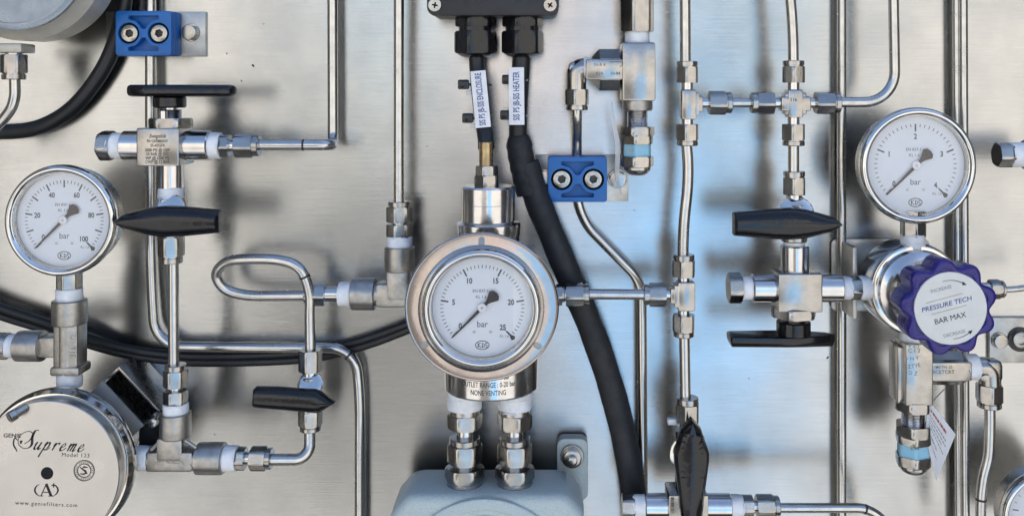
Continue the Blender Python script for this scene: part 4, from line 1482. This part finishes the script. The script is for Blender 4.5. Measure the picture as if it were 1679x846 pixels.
part(mb, 'disc_lettering', 'ink', t, knob)
mb = MB()
mb.text('INCREASE', 8, km(1543, 474), ex=.05)
mb.text('DECREASE', 8, km(1565, 547), ex=.05)
part(mb, 'faint_lettering', 'greyink', t, knob)
mb = MB()
for (x_, y_, l_) in ((1548, 489, 62), (1556, 508, 60)):
    m_ = km(x_, y_, 15)
    mb.ribbon([(-l_ / 2, 0), (l_ / 2, 0)], .9, m_, .1)
part(mb, 'rule_lines', 'goldink', t, knob)
t = thing('tube_connector', 'nut on the right side of the violet knobbed regulator', 'pipe fitting', W(1634, 474, d2), FG)
chain(t, 'h', 474, d2, [(1560, 1628, 'neck', 22), (1622, 1645, 'nut+', 31, .3)])
tube('short tube leaving the right side of the view beside the violet knob', [(1640, 475, d2), (1668, 474, d2), (1760, 458, d2)], 10, [20])

# lower relief valve under the regulator
t = thing('relief_valve', 'steel relief valve with blue band under the violet knobbed regulator', 'relief valve', W(1497, 610, d2), 'relief valves with blue bands')
mb = MB()
bx(mb, 1476, 1520, 557, 657, d2, 46, 2)
part(mb, 'body', 'nut', t, sharp=25)
mb = MB()
bx(mb, 1516, 1584, 588, 618, d2, 40, 2)
part(mb, 'side_branch', 'nut', t, sharp=25)
c_ = W(1552, 603, d2 - 12)
part(MB().rev(W(1522, 603, d2 - 10), (1, 0, 0), [(0, 26), (50, 26), (52, 22)], 6, R(30)), 'branch_hexagon', 'nut', t)
part(bx(MB(), 1464, 1480, 562, 655, d2 - 12, 40, 3), 'body_rib', 'nut', t)
mb = MB()
mb.text('SV-1METN-SS', 7.2, FR(1541, 602, d2 + 20.3), off=.1, ex=.05)
mb.text('1000CETCRT', 8.5, FR(1541, 610, d2 + 20.3), off=.1, ex=.05)
part(mb, 'stamped_lettering', 'goldink', t)
mb = MB()
for s_, x_, y_, a_ in (('7 2 1', 1499, 567, 0), ('C 1 2', 1499, 575, 0), ('F N Y', 1496, 588, 8), ('ZTYE', 1499, 600, 10), ('D Z', 1497, 612, -5)):
    mb.text(s_, 9, FR(x_, y_, d2 + 23.3, a_), ex=.05)
part(mb, 'scratched_lettering', 'greyink', t)
chain(t, 'v', 1497, d2, [(534, 560, 'tape', 42), (655, 671, 'hex', 58, .5), (668, 697, 'thread', 37), (694, 712, 'hex', 58, .35), (710, 724, 'hex', 56, .2), (721, 747, 'band', 51, .2), (744, 760, 'hex', 56, .2), (757, 774, 'dome', 46)])
part(MB().text('PL3', 10, FR(1500, 733, d2 + 25.5, 180), ex=.1, off=.1), 'band_lettering', 'greenink', t)
t = thing('pipe_elbow', 'steel elbow right of the lower relief valve, white tape joint, nut down', 'elbow fitting', W(1620, 603, d2), 'cast tees and elbows')
chain(t, 'h', 601, d2, [(1581, 1602, 'tape', 41)])
mb = MB()
path = fillet([W(1598, 602, d2), W(1622, 602, d2), W(1623, 630, d2)], 14)
mb.sweep(path, 16, 24)
bx(mb, 1600, 1640, 588, 624, d2, 28, 8)
part(mb, 'body', 'nut', t)
chain(t, 'v', 1622, d2, [(621, 634, 'neck', 22), (630, 667, 'nut+', 42, .2)])
tube('thin tube dropping from the elbow near the right edge, black mark low down',
     [(1623, 655, d2), (1623, 700, d2), (1621, 745, d2), (1612, 785, d2), (1608, 830, d2), (1608, 920, d2)], 17, spline=True, marks=[(1609, 818, d2)])

# paper tag wired to it
t = thing('paper_tag', 'white printed paper tag hanging off the lower relief valve', 'tag', W(1525, 662, 120), None)
A_, B_, C_, D_ = W(1522, 655, 112), W(1567, 712, 98), W(1535, 788, 112), W(1517, 716, 126)
def tagp(a, b_, w=0):
    p = (A_ * (1 - a) + B_ * a) * (1 - b_) + (D_ * (1 - a) + C_ * a) * b_
    return p + Vector((0, -1, 0)) * (2.2 * sin(pi * a) + w)
mb = MB()
g = [[mb.bm.verts.new(tagp(i / 6, j / 6)) for i in range(7)] for j in range(7)]
g2 = [[mb.bm.verts.new(tagp(i / 6, j / 6) + Vector((0, .8, 0))) for i in range(7)] for j in range(7)]
for j in range(6):
    for i in range(6):
        mb.cap([g[j][i], g[j][i + 1], g[j + 1][i + 1], g[j + 1][i]])
        mb.cap([g2[j][i], g2[j + 1][i], g2[j + 1][i + 1], g2[j][i + 1]])
for i in range(6):
    mb.cap([g[0][i], g2[0][i], g2[0][i + 1], g[0][i + 1]]); mb.cap([g[6][i], g[6][i + 1], g2[6][i + 1], g2[6][i]])
    mb.cap([g[i][0], g[i + 1][0], g2[i + 1][0], g2[i][0]]); mb.cap([g[i][6], g2[i][6], g2[i + 1][6], g[i + 1][6]])
card = part(mb, 'card', 'paper', t)
def line(mb, a0, a1, b0, w_=.012, seed=0):
    rg_ = random.Random(seed)
    a = a0
    while a < a1:
        L = rg_.uniform(.03, .09)
        e = min(a + L, a1)
        mb.cap(mb.ring([tagp(a, b0 - w_, .3), tagp(e, b0 - w_, .3), tagp(e, b0 + w_, .3), tagp(a, b0 + w_, .3)]))
        a = e + rg_.uniform(.012, .03)
mb = MB(); line(mb, .12, .72, .17, .028, 1)
part(mb, 'red_print', 'redink', t, card)
mb = MB()
for k_, (a, b_, c_) in enumerate(((.1, .8, .3), (.1, .85, .38), (.1, .7, .46), (.1, .86, .54), (.25, .6, .68), (.3, .7, .8))):
    line(mb, a, b_, c_, .012 if k_ != 4 else .02, k_ + 3)
part(mb, 'black_print', 'greyink', t, card)
part(MB().sweep(smooth([W(1548, 638, 100), W(1536, 650, 108), W(1527, 658, 113), W(1519, 652, 116)], 6), .9, 8), 'wire', 'satin', t)

# ------------------------------------------------------------------ bits along the right edge
t = thing('hex_plug', 'taped hex plug poking in at the right edge, level with the right gauge', 'pipe fitting', W(1680, 254, d2), None)
chain(t, 'h', 254, d2, [(1634, 1658, 'plug', 41, .25), (1655, 1682, 'tape', 40), (1679, 1760, 'cyl', 50)])
t = thing('fixing_plate', 'flat steel plate with two bolts at the right edge beside the violet knob', 'plate', W(1680, 557, 0), None)
part(MB().box(W(1668, 557, 4), (94, 7, 74), 1.2), 'plate', 'bracket', t)
bolt_hex(t, 1638, 558, 8, 12, 9)
bolt_hex(t, 1672, 556, 8, 18, 4, name='socket_bolt', mat='etch')
part(MB().rev(W(1672, 556, 12), OUT, [(0, 13), (6, 13), (7, 11), (7, 8), (3, 7)], 28), 'bolt_cap', 'bracket', t)
gauge('pressure_gauge', 'gauge mostly cut off at the lower right corner of the view', 1720, 848, 110, 78, 40, 10, 2, .5, [('4', 4), ('6', 6)])

# specks of dirt on the sheet
sp = MB()
for i, (x_, y_, r_) in enumerate([(415, 108, 2.2), (396, 133, 1.2), (372, 88, 1.2), (1357, 586, 2), (432, 40, 1), (1040, 345, .8), (352, 712, 1), (1228, 620, .9), (700, 240, .9)]):
    mp = FR(x_, y_, 0, 0)
    rg_ = random.Random(i)
    sp.rev(W(x_, y_, 0), OUT, [(0, r_), (.4, r_ * .8), (.6, r_ * .3)], 9, 0, lambda th, rr, k: rr * (1 + .35 * sin(th * 2 + i)))
solo(sp, 'dirt_specks', 'ink', 'scattered tiny dark specks on the bare steel panel', 'dirt', W(415, 108, 0), kind='stuff')
